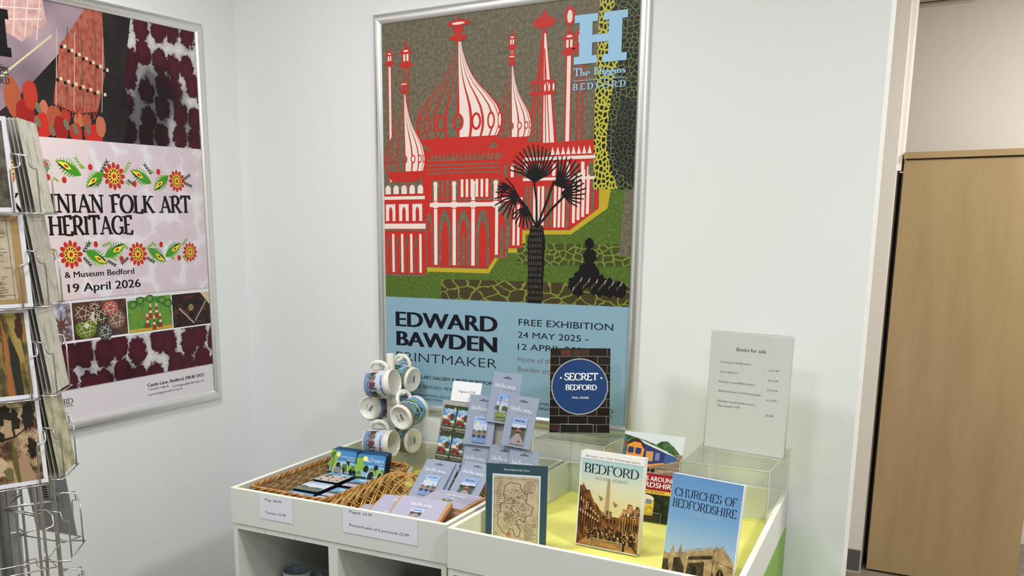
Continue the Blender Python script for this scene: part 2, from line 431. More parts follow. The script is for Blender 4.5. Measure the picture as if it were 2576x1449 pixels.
class Pr(MB):
    """a printed sheet: flat shapes in local x (right) / z (up), front face towards -y, ink layers a hair apart"""
    def __init__(s, unit=.001, eps=.00012, wrap=None):
        super().__init__(); s.u = unit; s.e = eps; s.wrap = wrap; s.c = 0
    def pt(s, x, y, L):
        if s.wrap:
            R_, xc, sx_ = s.wrap   # radius, x centre, sign
            a = (x-xc)*s.u/R_; r = R_+L*s.e+.0003+s.c*s.e/20
            return (math.sin(a)*r*sx_, -math.cos(a)*r, y*s.u)
        return (x*s.u, -L*s.e-s.c*s.e/20, y*s.u)
    def poly(s, pts, mt, L=1):
        pts = [tuple(p) for p in pts]; s.c = (s.c+1) % 17
        uv = lambda p: (p[0]*s.u, p[1]*s.u)
        ar = sum(pts[i-1][0]*pts[i][1]-pts[i][0]*pts[i-1][1] for i in range(len(pts)))
        if ar < 0: pts = pts[::-1]
        if len(pts) <= 4:
            s.face([s.pt(*p, L) for p in pts], mt, [uv(p) for p in pts])
        else:
            tr = tessellate_polygon([[Vector((p[0], p[1], 0)) for p in pts]])
            for t in tr:
                q = [pts[i] for i in t]
                a = (q[1][0]-q[0][0])*(q[2][1]-q[0][1])-(q[2][0]-q[0][0])*(q[1][1]-q[0][1])
                if a < 0: q = q[::-1]
                s.face([s.pt(*p, L) for p in q], mt, [uv(p) for p in q])
    def rect(s, x, y, w_, h, mt, L=1):
        n = 14 if s.wrap else 1
        for i in range(n):
            s.poly([(x+w_*i/n, y), (x+w_*(i+1)/n, y), (x+w_*(i+1)/n, y+h), (x+w_*i/n, y+h)], mt, L)
    def rrect(s, x, y, w_, h, r, mt, L=1):
        p = arc(x+w_-r, y+r, r, r, -90, 0, 4)+arc(x+w_-r, y+h-r, r, r, 0, 90, 4)+arc(x+r, y+h-r, r, r, 90, 180, 4)+arc(x+r, y+r, r, r, 180, 270, 4)
        s.poly(p, mt, L)
    def ell(s, cx, cy, rx, ry, mt, L=1, n=20, rot=0):
        c, q = math.cos(rot), math.sin(rot)
        s.poly([(cx+c*rx*math.cos(t)-q*ry*math.sin(t), cy+q*rx*math.cos(t)+c*ry*math.sin(t)) for t in [2*PI*i/n for i in range(n)]], mt, L)
    def line(s, pts, w_, mt, L=1):
        for q in ribbon(list(pts), lambda dx, dy: w_): s.poly(q, mt, L)
    def taper(s, pts, w0, w1, mt, L=1):
        n = len(pts)
        for i in range(n-1):
            a, b = pts[i], pts[i+1]; l = math.hypot(b[0]-a[0], b[1]-a[1]) or 1
            nx, ny = -(b[1]-a[1])/l, (b[0]-a[0])/l
            wa = (w0+(w1-w0)*i/(n-1))/2; wb = (w0+(w1-w0)*(i+1)/(n-1))/2
            s.poly([(a[0]-nx*wa, a[1]-ny*wa), (b[0]-nx*wb, b[1]-ny*wb), (b[0]+nx*wb, b[1]+ny*wb), (a[0]+nx*wa, a[1]+ny*wa)], mt, L)
    def blob(s, cx, cy, rx, ry, mt, L=1, n=18, j=.18, seed=0):
        rg = random.Random(seed+int(cx*7+cy*13))
        s.poly([(cx+rx*(1+rg.uniform(-j, j))*math.cos(2*PI*i/n), cy+ry*(1+rg.uniform(-j, j))*math.sin(2*PI*i/n)) for i in range(n)], mt, L)
    def text(s, t, x, y, h, mt, L=2, w_=None, style='sans', bold=0, align='l', thick=.13, thin=.05, sp=0, rot=0, ser=.11):
        """h = capital height; w_ = fitted width"""
        if style == 'sans':
            if bold > 0:
                x_ = x; q = bold*h*(1.6 if h > 30 else 1.2)
                if w_: w_ -= 2*q if align == 'l' else q
                for k in (0, 1, 2): s.text(t, x_+(k if align == 'l' else k-1)*q, y, h, mt, L, w_, style, 0, align, rot=rot)
                return
            vs_, fs_ = sans(t, bold)
            if not vs_: return
            s.c = (s.c+1) % 17
            k = h/CAP; x0 = min(v[0] for v in vs_); x1 = max(v[0] for v in vs_)
            kx = w_/(x1-x0) if w_ else k
            W_ = (x1-x0)*kx
            ox = x-(W_ if align == 'r' else W_/2 if align == 'c' else 0)
            P = [(ox+(v[0]-x0)*kx, y+v[1]*k) for v in vs_]
            b = len(s.v); km = s.mi(mt)
            if rot: P = [(x+(a-x)*math.cos(rot)-(c-y)*math.sin(rot), y+(a-x)*math.sin(rot)+(c-y)*math.cos(rot)) for a, c in P]
            s.v += [s.pt(*p, L) for p in P]
            for f in fs_:
                s.f.append(tuple(b+i for i in f)); s.m.append(km); s.sm.append(False)
                s.uv.append([(P[i][0]*s.u, P[i][1]*s.u) for i in f])
        else:
            pl, W0 = glyphs(t, style, thick, thin, ser, sp)
            kx = w_/W0 if w_ else h; W_ = W0*kx
            ox = x-(W_ if align == 'r' else W_/2 if align == 'c' else 0)
            for q in pl:
                q = [(ox+a*kx, y+b*h) for a, b in q]
                if rot: q = [(x+(a-x)*math.cos(rot)-(c-y)*math.sin(rot), y+(a-x)*math.sin(rot)+(c-y)*math.cos(rot)) for a, c in q]
                s.poly(q, mt, L)
    def slab(s, w_, h, t, side, front, back=None, r=0):
        """backing of thickness t behind the print, in metres of local y"""
        u = s.u
        if r:
            p = arc(w_-r, r, r, r, -90, 0, 4)+arc(w_-r, h-r, r, r, 0, 90, 4)+arc(r, h-r, r, r, 90, 180, 4)+arc(r, r, r, r, 180, 270, 4)
        else: p = [(0, 0), (w_, 0), (w_, h), (0, h)]
        n = len(p); F_ = [(a*u, 0, b*u) for a, b in p]; B_ = [(a*u, t, b*u) for a, b in p]
        s.face(F_, front); s.face(B_[::-1], back or side)
        for i in range(n):
            j = (i+1) % n; s.face([F_[i], B_[i], B_[j], F_[j]], side)
_v, _f = sans('H'); CAP = max(v[1] for v in _v)

# ---------------------------------------------------------------- room shell
H = CEIL
b = MB(); b.box((-.12, -4.6, 0), (0, .12, H), WALL); struct('wall_left', b, 'plain white painted wall behind the folk art poster')
b = MB(); b.box((0, 0, 0), (2.03, .085, H), WALL); struct('wall_back', b, 'plain white painted wall carrying the printmaker poster')
b = MB(); b.box((.9, 1.666, 0), (1.893, 1.79, H), WALLW); struct('wall_passage', b, 'narrow strip of pale wall beyond the end of the main wall')
b = MB(); b.box((.9, 2.42, 0), (4.6, 2.54, H), WALLW); struct('wall_far', b, 'warm white wall above the wooden cupboard')
b = MB(); b.box((.78, .085, 0), (.9, 2.54, H), WALLW); struct('wall_passage_end', b, 'wall closing the passage behind the main wall')
b = MB(); b.box((4.6, -4.6, 0), (4.72, 2.54, H), WALLW); struct('wall_right', b, 'plain wall to the right of the room')
FLOORM = noisemat('stone_floor', 9, [(.3, srgb(92, 80, 70)), (.5, srgb(132, 122, 108)), (.7, srgb(150, 142, 130))], .45, detail=6)
b = MB(); b.box((-.12, -4.6, -.1), (4.72, 2.54, 0), FLOORM); struct('floor', b, 'mottled brown stone floor')
b = MB(); b.box((-.12, -4.6, H), (4.72, 2.54, H+.1), CEILM)
struct('ceiling', b, 'pale tiled ceiling')
b = MB(); b.box((1.893, 1.70, 1.665), (1.9075, 1.79, H), WALLW); struct('trim_1', b, 'slim pale post beside the far cupboard')
GR = mat('baseboard_grey', srgb(92, 92, 92), .5)
b = MB(); b.box((.9, 1.654, .004), (1.893, 1.666, .0955), GR); struct('baseboard_passage', b, 'dark grey baseboard')
b = MB(); b.box((.9, 1.64, 0), (1.9, 1.666, .004), mat('floor_strip', srgb(176, 170, 160), .5)); struct('trim_2', b, 'pale strip along the foot of the baseboard')
b = MB(); b.box((0, -.012, .0), (2.03, 0, .0955), GR); struct('baseboard_back', b, 'dark grey baseboard')
b = MB(); b.box((0, -4.6, .0), (.012, -.012, .0955), GR); struct('baseboard_left', b, 'dark grey baseboard')
TRK = mat('ceiling_rail', srgb(200, 190, 180), .5)
b = MB(); b.box((1.8, 2.37, 2.41), (4.6, 2.42, 2.436), TRK); b.box((1.85, 2.366, 2.404), (2.1, 2.37, 2.407), BLACK); struct('trim_3', b, 'pale rail along the top of the far wall')

# lamps in the ceiling (outside the frame)

# far cupboard
WOODM = noisemat('beech_veneer', 5, [(.3, srgb(174, 148, 108)), (.5, srgb(182, 156, 115)), (.72, srgb(189, 163, 122))], .42, detail=5, sx=2.2, sy=.28, warp=.05, spec=.35)
cp = empty('cupboard', Matrix.Translation((2.19, 1.98, 0)), 'tall beech-veneer cupboard with a flat top standing by the far wall', 'cupboard')
def local(b, name, par, lab=None):
    o = b.build(name, par); o.matrix_parent_inverse = par.matrix_world.inverted()
    if lab: o['label'] = lab
    return o
b = MB(); b.box((1.9165, 1.716, .02), (2.463, 2.22, 1.702), WOODM); local(b, 'carcass', cp)
b = MB(); b.box((1.9165, 1.6955, .008), (2.461, 1.714, 1.7035), WOODM, .0015); local(b, 'door', cp)
b = MB(); b.box((1.9135, 1.69, 1.709), (2.473, 2.225, 1.734), WOODM, .001); local(b, 'top_panel', cp)
b = MB(); b.box((1.925, 1.71, 0), (2.455, 2.2, .02), mat('dark_wood', srgb(60, 36, 22), .5)); local(b, 'plinth', cp)
b = MB(); b.box((1.922, 1.701, 1.7037), (2.462, 2.21, 1.709), MATS['dark_wood']); local(b, 'shadow_gap', cp)
b = MB(); b.box((1.888, 1.797, 0), (1.9105, 1.835, 1.66), mat('black_gloss', (.004, .004, .005), .08, spec=.6))
tag(b.build('room_divider'), 'tall thin black glossy divider in the gap between passage wall and cupboard', 'divider')

# ---------------------------------------------------------------- poster frames
def rail(L_, a, nm, par, w_, h_):
    """one mitred snap-frame rail; a: 0 bottom, 1 right, 2 top, 3 left"""
    prof = [(0, 0), (0, .007), (.003, .0105), (.009, .0135), (.016, .0145), (.023, .0125), (.029, .008), (.031, .005), (.031, 0)]
    cs = {0: ((0, 0), (w_, 0)), 1: ((w_, 0), (w_, h_)), 2: ((w_, h_), (0, h_)), 3: ((0, h_), (0, 0))}[a]
    d = Vector((cs[1][0]-cs[0][0], cs[1][1]-cs[0][1])).normalized(); n_ = Vector((-d.y, d.x))
    b = MB(); V = []
    for e, s_ in ((cs[0], 1), (cs[1], -1)):
        for t, hh in prof:
            p = Vector(e)+n_*t+d*t*s_; V.append((p.x, -hh, p.y))
    k = len(prof)
    b.idx(V, [(i, i+1, k+i+1, k+i) for i in range(k-1)], ALU, True)
    o = b.build('frame_rail', par)
    return o
def poster(mw, label, sheet):
    root = empty('framed_poster', mw, label, 'poster')
    for a in range(4): rail(0, a, '', root, .883, 1.231)
    for x, z in ((0, 0), (.883, 0), (.883, 1.231), (0, 1.231)): pass
    o = sheet.build('poster_sheet', root)
    o.location = (.031, -.0028, .031)
    return root

# ---------------------------------------------------------------- poster 1: a domed pavilion in red and white (plain stand-in picture)
RED = ink(198, 46, 38); CREAM = ink(240, 224, 216); OLIVE = noisemat('print_olive', 90, [(.3, srgb(92, 86, 68)), (.55, srgb(116, 108, 88)), (.78, srgb(138, 130, 108))], .45, detail=5)
GRASS = noisemat('print_grass', 120, [(.35, srgb(74, 98, 34)), (.62, srgb(92, 118, 44)), (.76, srgb(150, 168, 90))], .45, detail=6)
MUST = ink(196, 170, 44); NAVYT = ink(12, 12, 30); SKYB = ink(142, 178, 198); INKB = ink(20, 18, 20)
LBLUE = ink(160, 204, 236)
NETY = vormat('print_net_yellow', 92, 'DISTANCE_TO_EDGE', [(.13, srgb(196, 190, 66)), (.18, srgb(28, 30, 20))], warp=.01, sx=1, sy=.75, const=True)
NETD = vormat('print_net_dark', 72, 'DISTANCE_TO_EDGE', [(.035, srgb(128, 138, 74)), (.06, srgb(34, 38, 36))], warp=.012, const=True)
NETD2 = vormat('print_net_darker', 85, 'DISTANCE_TO_EDGE', [(.025, srgb(98, 104, 62)), (.05, srgb(30, 34, 34))], warp=.012, const=True)
NETB = vormat('print_net_brown', 34, 'DISTANCE_TO_EDGE', [(.03, srgb(126, 142, 56)), (.055, srgb(72, 62, 38))], warp=.03, sx=.6, const=True)
NETG = vormat('print_net_green', 52, 'DISTANCE_TO_EDGE', [(.05, srgb(132, 142, 60)), (.08, srgb(66, 80, 34))], warp=.02, sx=.8, const=True)

def dome(p, cx, z0, r, h, n=8, L=3, base=True):
    def prof(t):
        K = [(0, .62), (.08, .86), (.18, .99), (.28, 1), (.38, .9), (.48, .7), (.57, .48), (.66, .32), (.76, .2), (.88, .1), (1, .05)]
        for (a, x), (c, y) in zip(K, K[1:]):
            if t <= c: return x+(y-x)*(t-a)/(c-a)
        return .05
    ts = [i/26 for i in range(27)]
    p.poly([(cx+r*prof(t), z0+h*t) for t in ts]+[(cx-r*prof(t), z0+h*t) for t in ts[::-1]], RED, L)
    for i in range(-n//2, n//2):
        a0 = math.sin(PI/2*(i+.1)/(n/2))*.95; a1 = math.sin(PI/2*(i+.88)/(n/2))*.95
        mt = CREAM if i >= 0 else OLIVE
        tt = ts[3:-1]
        p.poly([(cx+r*prof(t)*a1, z0+h*t) for t in tt]+[(cx+r*prof(t)*a0, z0+h*t) for t in tt[::-1]], mt, L+1)
    zb = z0+h*.25
    for i in range(-3, 4):
        x = cx+r*.96*math.sin(PI/2*i/3.6)
        k = math.cos(PI/2*i/3.9)
        p.ell(x, zb, r*.12*k+.5, r*.17, RED, L+2, 14); p.ell(x, zb, r*.07*k+.3, r*.12, CREAM if i > 0 else OLIVE, L+3, 10)
    # finial
    z = z0+h
    p.rect(cx-r*.05, z-4, r*.1, r*.3, RED, L+1)
    for k, (ww, zz) in enumerate(((.2, 0), (.12, .14), (.26, .26))):
        p.ell(cx, z+r*zz, r*ww, r*.06, RED, L+1, 14)
    p.ell(cx, z+r*.26, r*.15, r*.025, CREAM, L+2, 10)
    zt = min(z+r*.75, 1168); p.poly([(cx-r*.05, z+r*.3), (cx+r*.05, z+r*.3), (cx, zt)], RED, L+1)
def turret(p, x, z0, z1, w_, white=True, L=3):
    p.rect(x-w_/2, z0, w_, z1-z0, RED, L)
    p.rect(x-w_*.28, z0, w_*.56, z1-z0-6, CREAM if white else OLIVE, L+1)
    p.poly([(x-w_*1.4, z1), (x+w_*1.4, z1), (x+w_*.7, z1+w_*.7), (x-w_*.7, z1+w_*.7)], RED, L+1)
    p.rect(x-w_*.7, z1+w_*.7, w_*1.4, w_*1.2, RED, L+1); p.rect(x-w_*.45, z1+w_*.8, w_*.35, w_, CREAM, L+2); p.rect(x+w_*.12, z1+w_*.8, w_*.35, w_, CREAM, L+2)
    p.poly([(x-w_*1.3, z1+w_*1.9), (x+w_*1.3, z1+w_*1.9), (x+w_*.3, z1+w_*2.7), (x, z1+w_*4), (x-w_*.3, z1+w_*2.7)], RED, L+1)
    p.ell(x, z1+w_*2.25, w_*.45, w_*.16, CREAM, L+2, 10)
def arch(p, x, z, w_, h, mt, L):
    p.poly([(x, z), (x+w_, z)]+[(x+w_/2+w_/2*math.cos(t)*(1-.25*math.sin(t)), z+h*.68+h*.32*math.sin(t)) for t in [PI*i/10 for i in range(11)]], mt, L)

p = Pr(); s1 = p
p.slab(821, 1169, .002, WHITE, SKYB)
p.rect(0, 341, 821, 828, OLIVE, 1)
# lawn
p.poly([(0, 341), (821, 341), (821, 664), (722, 664), (722, 612), (636, 552), (486, 552), (486, 499), (415, 499), (372, 437), (150, 437), (150, 408), (0, 408)], GRASS, 2)
p.poly([(722, 664), (756, 664), (748, 612), (640, 540), (497, 540), (497, 486), (420, 486), (376, 424), (156, 424), (156, 437), (372, 437), (415, 499), (486, 499), (486, 552), (636, 552), (722, 612)], MUST, 3)
p.rect(208, 341, 613, 62, NETB, 3); p.rect(470, 452, 351, 62, NETG, 3)
p.poly([(796, 664), (821, 664), (821, 480), (786, 480)], OLIVE, 4)
# trees at the right
p.poly([(704, 664), (821, 664), (821, 1169), (708, 1169), (701, 900)], NETY, 5)
p.poly([(752, 1169), (821, 1169), (821, 662), (778, 662), (752, 720), (738, 800), (748, 900), (764, 1000), (745, 1090)], NETD, 6)
p.poly([(790, 700), (821, 664), (821, 900), (776, 900), (756, 800), (770, 720)], NETD2, 7)
# palace body
p.rect(0, 415, 150, 250, RED, 4); p.poly([(140, 440), (372, 440), (415, 500), (415, 790), (140, 790)], RED, 4)
p.poly([(415, 500), (486, 500), (486, 553), (636, 553), (722, 612), (706, 800), (415, 790)], RED, 4)
for x in range(6, 140, 34):                    # left wing: columns and windows
    p.rect(x+20, 420, 9, 120, CREAM, 5); arch(p, x, 420, 16, 112, OLIVE, 5); arch(p, x+3, 420, 10, 96, RED, 6)
p.rect(0, 556, 152, 16, CREAM, 6); p.rect(0, 549, 150, 5, OLIVE, 6)
for x in (4, 54, 104): p.rect(x, 580, 36, 52, CREAM, 5); arch(p, x+12, 580, 13, 44, RED, 6)
p.rect(0, 646, 150, 10, CREAM, 6)
for x in range(4, 140, 30): arch(p, x, 662, 20, 28, CREAM, 6)
p.rect(0, 660, 150, 3, RED, 7)
for k, x in enumerate((196, 262, 328, 392)):    # arcade
    z0 = 445 if x < 380 else 470
    if k < 3: p.rect(x-13, 446, 12, 170, CREAM, 6)
    arch(p, x+4, z0, 44, 168, OLIVE, 5); arch(p, x+13, z0, 26, 138, RED, 6); arch(p, x+20, z0, 12, 100, OLIVE, 7) if k % 2 else None
arch(p, 152, 445, 26, 160, OLIVE, 5); arch(p, 157, 445, 16, 140, RED, 6)
p.rect(396, 480, 10, 150, CREAM, 6)
p.rect(168, 622, 246, 12, CREAM, 6); p.rect(168, 640, 246, 5, OLIVE, 6)
for x in (196, 262, 328, 404): p.ell(x-7, 628, 15, 10, CREAM, 7, 12); p.rect(x-13, 640, 12, 44, CREAM, 7); p.ell(x-7, 690, 8, 8, CREAM, 7, 10)
for x in range(176, 400, 17): p.rect(x, 650, 9, 52, CREAM if 262 < x < 380 else OLIVE, 5)
for z in (720, 732, 744, 758): p.rect(160, z, 250, 4, OLIVE, 5)
for x in range(170, 420, 15): p.poly([(x, 764), (x+12, 764), (x+6, 780)], OLIVE, 6)
for x in range(424, 482, 15): p.rect(x, 508, 8, 118, CREAM if x > 448 else OLIVE, 5)
p.rect(418, 636, 68, 10, CREAM, 6)
for x in range(494, 636, 13): p.rect(x, 560, 8, 116, CREAM if (x//13) % 5 < 3 else OLIVE, 5)
for x in range(642, 704, 14): p.rect(x, 572+(x-642)*.6, 9, 130, CREAM if x < 688 else OLIVE, 5)
p.rect(486, 692, 222, 8, CREAM, 6); p.rect(486, 748, 222, 9, CREAM, 6)
for x in range(492, 700, 16): p.poly([(x, 762), (x+13, 762), (x+6, 784)], CREAM if x > 560 else OLIVE, 6)
for x in range(424, 700, 22): p.rect(x, 704, 10, 36, OLIVE if (x//22) % 2 else CREAM, 6)
p.rect(128, 785, 30, 8, RED, 5)
# towers, spires, domes
for x in (86, 658): turret(p, x, 660 if x < 300 else 790, 1040, 20, False)
p.poly([(540, 1100), (552, 1100), (570, 960), (592, 792), (486, 792), (524, 960)], RED, 4)
p.poly([(546, 1090), (551, 1090), (566, 960), (582, 796), (548, 796)], CREAM, 5); p.poly([(541, 1060), (541, 800), (500, 800), (530, 960)], OLIVE, 5)
for x in (556, 568): p.line([(548, 1050), (x, 796)], 3, RED, 6)
for x in (514, 528): p.line([(541, 1050), (x, 800)], 3, RED, 6)
p.rect(506, 926, 76, 9, RED, 7); p.rect(506, 960, 76, 6, RED, 7)
for x in range(512, 580, 13): p.ell(x, 946, 6, 16, RED, 7, 12); p.ell(x, 946, 3, 11, CREAM if x > 540 else OLIVE, 8, 10)
p.poly([(524, 1104), (568, 1104), (584, 1120), (552, 1140), (546, 1158), (540, 1140), (508, 1120)], RED, 5)
dome(p, 446, 790, 66, 230, 8, 5)
dome(p, 270, 788, 150, 318, 10, 8)
dome(p, 78, 700, 76, 270, 8, 7)
turret(p, 622, 792, 1030, 20, True)
p.ell(622, 1128, 16, 26, RED, 6, 16); p.ell(622, 1126, 8, 17, CREAM, 7, 14)
turret(p, 26, 700, 1050, 14, True); turret(p, 446, 1010, 1060, 13, True)

# dark palm and a small dark figure
p.poly([(508, 341), (552, 341), (558, 450), (560, 520), (552, 566), (514, 566), (504, 520), (507, 430)], INKB, 14)
rg = random.Random(3)
for z in range(350, 560, 17):
    for x in range(512, 552, 6): p.line([(x+rg.uniform(-1, 1), z), (x+rg.uniform(-1, 2), z+10)], 1.6, OLIVE, 15)
for ex, ez in ((470, 640), (440, 680), (520, 700), (585, 690), (620, 650)): p.line([(533, 560), ((533+ex)/2+4, (560+ez)/2+8), (ex, ez)], 6, INKB, 16)
for cx, cz, a0, a1, ln, k in ((524, 690, 25, 150, 105, 15), (470, 650, 120, 250, 80, 10), (590, 680, -20, 80, 90, 11), (440, 675, 150, 215, 40, 5), (610, 655, -45, 40, 75, 8), (500, 620, 200, 280, 66, 7)):
    for i in range(k):
        a = math.radians(a0+(a1-a0)*i/(k-1)); q = ln*(1-.18*abs(i-k/2)/k*2)
        p.taper([(cx, cz), (cx+q*.55*math.cos(a), cz+q*.55*math.sin(a)), (cx+q*math.cos(a+.12), cz+q*math.sin(a+.12))], 6, 3, INKB, 14+i % 3)
for x, z, r_ in ((664, 398, 26), (694, 430, 34), (728, 400, 28), (760, 392, 24), (790, 388, 20), (700, 480, 20), (696, 515, 14)): p.blob(x, z, r_, r_*1.1, INKB, 14, 22, .22)
for k in range(26): p.line([(650+k*6, 380+(k*37) % 30), (654+k*6, 392+(k*37) % 30)], 1.8, CREAM if k % 4 == 0 else OLIVE, 15)
# emblem and lettering
p.rect(637, 999, 68, 20, LBLUE, 17); p.rect(721, 999, 68, 20, LBLUE, 17); p.rect(637, 1106, 68, 20, LBLUE, 17); p.rect(721, 1106, 68, 20, LBLUE, 17)
for x in (652, 736): p.rect(x, 1010, 38, 105, LBLUE, 18)
p.rect(684, 1052, 60, 20, LBLUE, 17)
p.text('The Higgins', 637, 968, 20, LBLUE, 18, 151, 'serif', thick=.17, thin=.07, ser=.09)
p.rect(637, 955, 152, 1.6, LBLUE, 18)
p.text('BEDFORD', 637, 932, 16, LBLUE, 18, 152, 'serif', sp=.4, thick=.2, thin=.09)
p.text('EDWARD', 35, 247, 47, NAVYT, 2, 372, bold=.045)
p.text('BAWDEN', 37, 185, 46, NAVYT, 2, 369, bold=.05)
p.text('PRINTMAKER', 36, 135, 29, NAVYT, 2, 369, bold=-.012)
p.text('FREE EXHIBITION', 478, 272, 19, NAVYT, 2, 298)
p.text('24 MAY 2025 -', 476, 235, 18, NAVYT, 2, 226)
p.text('12 APRIL 2026', 476, 199, 18, NAVYT, 2, 229)
ROSE = ink(120, 70, 84)
p.text('Home of the Edward', 477, 162, 16, ROSE, 2, bold=-.012); p.text('Bawden archive', 477, 132, 16, ROSE, 2, bold=-.012)
TEALT = ink(40, 62, 84)
p.text('THE HIGGINS ART GALLERY & MUSEUM BEDFORD', 36, 82, 10.5, NAVYT, 2, 364, bold=.025)
p.text('CASTLE LANE, BEDFORD, MK40 3XD', 36, 51, 10, TEALT, 2, 250)
p.text('01234 718618', 36, 43-9, 7.5, TEALT, 2); p.text('THEHIGGINS@BEDFORD.GOV.UK', 36, 30-6, 7.5, TEALT, 2, 215); p.text('WWW.THEHIGGINSBEDFORD.ORG.UK', 36, 12, 7, TEALT, 2, 225)
p.text('BEDFORD', 700, 32, 13, NAVYT, 2, 84, 'serif'); p.text('BOROUGH COUNCIL', 706, 21, 6, NAVYT, 2, 78)
p.text('ART FUND', 540, 34, 9, NAVYT, 2, 50, bold=.008); p.text('COUNCIL ENGLAND', 510, 21, 8, NAVYT, 2, 80, bold=.008)
P1 = poster(pose((.5716, -.0005, .8736)), 'aluminium-framed exhibition poster with a red and white domed palace above a pale blue band', s1)

# ---------------------------------------------------------------- poster 2: folk art
CLOTH = vormat('print_cloth', 13.5, 'F1', [(0, srgb(92, 26, 44)), (.46, srgb(74, 18, 36)), (.52, srgb(200, 198, 200)), (.75, srgb(235, 234, 236))], warp=.034, wscale=75, sx=1.15, sy=.92, rand=.55,
               shade=(4, [(.38, (.16, .16, .18)), (.52, (.9, .88, .88))]))
CLOTH2 = vormat('print_cloth_low', 12.5, 'F1', [(0, srgb(86, 24, 42)), (.5, srgb(70, 16, 34)), (.56, srgb(196, 194, 198)), (.8, srgb(235, 234, 236))], warp=.034, wscale=75, sx=1.15, sy=.92, rand=.5,
                shade=(5, [(.34, (.4, .4, .42)), (.5, (.95, .95, .95))]))
PINK = vormat('print_pink', 15, 'F1', [(0, srgb(214, 198, 208)), (.48, srgb(218, 203, 212)), (.58, srgb(226, 220, 228)), (.8, srgb(230, 226, 234))], warp=.03, wscale=40, rand=.6)
PINK2 = noisemat('print_pink_soft', 7, [(.3, srgb(214, 202, 210)), (.5, srgb(226, 208, 208)), (.7, srgb(214, 208, 222))], .45)
LILAC = noisemat('print_lilac', 4, [(.32, srgb(108, 92, 104)), (.5, srgb(150, 130, 142)), (.68, srgb(184, 160, 166))], .45, detail=2)
SHADOWY = noisemat('print_dark', 6, [(.3, srgb(20, 18, 20)), (.6, srgb(44, 38, 40)), (.8, srgb(70, 62, 64))], .45)
PLAID = noisemat('print_plaid', 70, [(.3, srgb(110, 60, 50)), (.45, srgb(166, 82, 68)), (.6, srgb(176, 104, 84)), (.75, srgb(120, 108, 92))], .45, sx=1, sy=.6)
PLAIDP = noisemat('print_plaid_pale', 40, [(.3, srgb(176, 136, 134)), (.55, srgb(204, 164, 158)), (.8, srgb(222, 196, 190))], .45)
p = Pr(); s2 = p
p.slab(821, 1169, .002, WHITE, ink(226, 220, 226))
p.rect(0, 806, 821, 363, SHADOWY, 1)
p.poly([(0, 806), (60, 840), (180, 930), (300, 1040), (400, 1169), (0, 1169)], LILAC, 2)
p.poly([(0, 1120), (180, 1050), (262, 1110), (255, 1169), (0, 1169)], PLAIDP, 3)
for k in range(7): p.line([(20+38*k, 1169), (10+36*k, 1062)], 3, ink(226, 204, 200), 4)
for k in range(3): p.line([(0, 1080+34*k), (250, 1118+26*k)], 3, ink(226, 204, 200), 4)
p.poly([(448, 806), (821, 806), (821, 1169), (470, 1169), (440, 1000)], CLOTH, 2)
p.poly([(440, 806), (500, 806), (530, 900), (520, 1000), (560, 1169), (452, 1169), (436, 1000)], SHADOWY, 3)
p.poly([(262, 900), (300, 1060), (345, 1110), (395, 1169), (456, 1169), (450, 1000), (414, 892), (340, 880)], PLAID, 3)   # woven scarf end
for a, c in (((300, 1050), (455, 1000)), ((278, 960), (440, 930))):
    for k in range(14):
        x = a[0]+(c[0]-a[0])*k/13; z = a[1]+(c[1]-a[1])*k/13
        p.rect(x, z+(7 if k % 2 else 0), 9, 9, ink(222, 210, 170) if k % 2 else INKB, 5)
for x0, x1 in ((300, 330), (345, 385), (395, 425)): p.line([(x0+30, 1110), (x1-20, 900)], 3, ink(90, 84, 70), 4)
for x0 in (290, 350, 448): p.line([(x0+4, 1100), (x0-20, 890)], 2.5, ink(200, 176, 168), 5)
for k in range(34):                              # plaited cord
    x = 40+k*7; z = 905+k*5.2
    p.ell(x, z, 6, 3, ink(206, 196, 160), 5, 8, .9)
rg = random.Random(5)
TAS = [ink(168, 84, 56), ink(178, 56, 40), ink(196, 46, 38), ink(150, 34, 30), ink(190, 110, 80)]
for k, (x, z, rx, rz) in enumerate(((135, 905, 26, 50), (190, 915, 24, 40), (60, 900, 24, 40), (170, 862, 30, 40), (230, 880, 16, 26), (262, 862, 26, 34), (300, 868, 16, 20), (222, 838, 30, 34), (280, 834, 24, 36), (345, 862, 20, 20), (372, 860, 16, 22), (330, 826, 22, 28), (392, 824, 34, 30), (180, 826, 28, 26), (420, 850, 18, 30))):
    p.blob(x, z, rx, rz, TAS[k % 5], 6+k % 3, j=.1)
for x, z in ((212, 884), (250, 826), (300, 846), (330, 836), (372, 838), (206, 848)): p.ell(x, z, 9, 16, ink(120, 110, 92), 9, 12, .4)
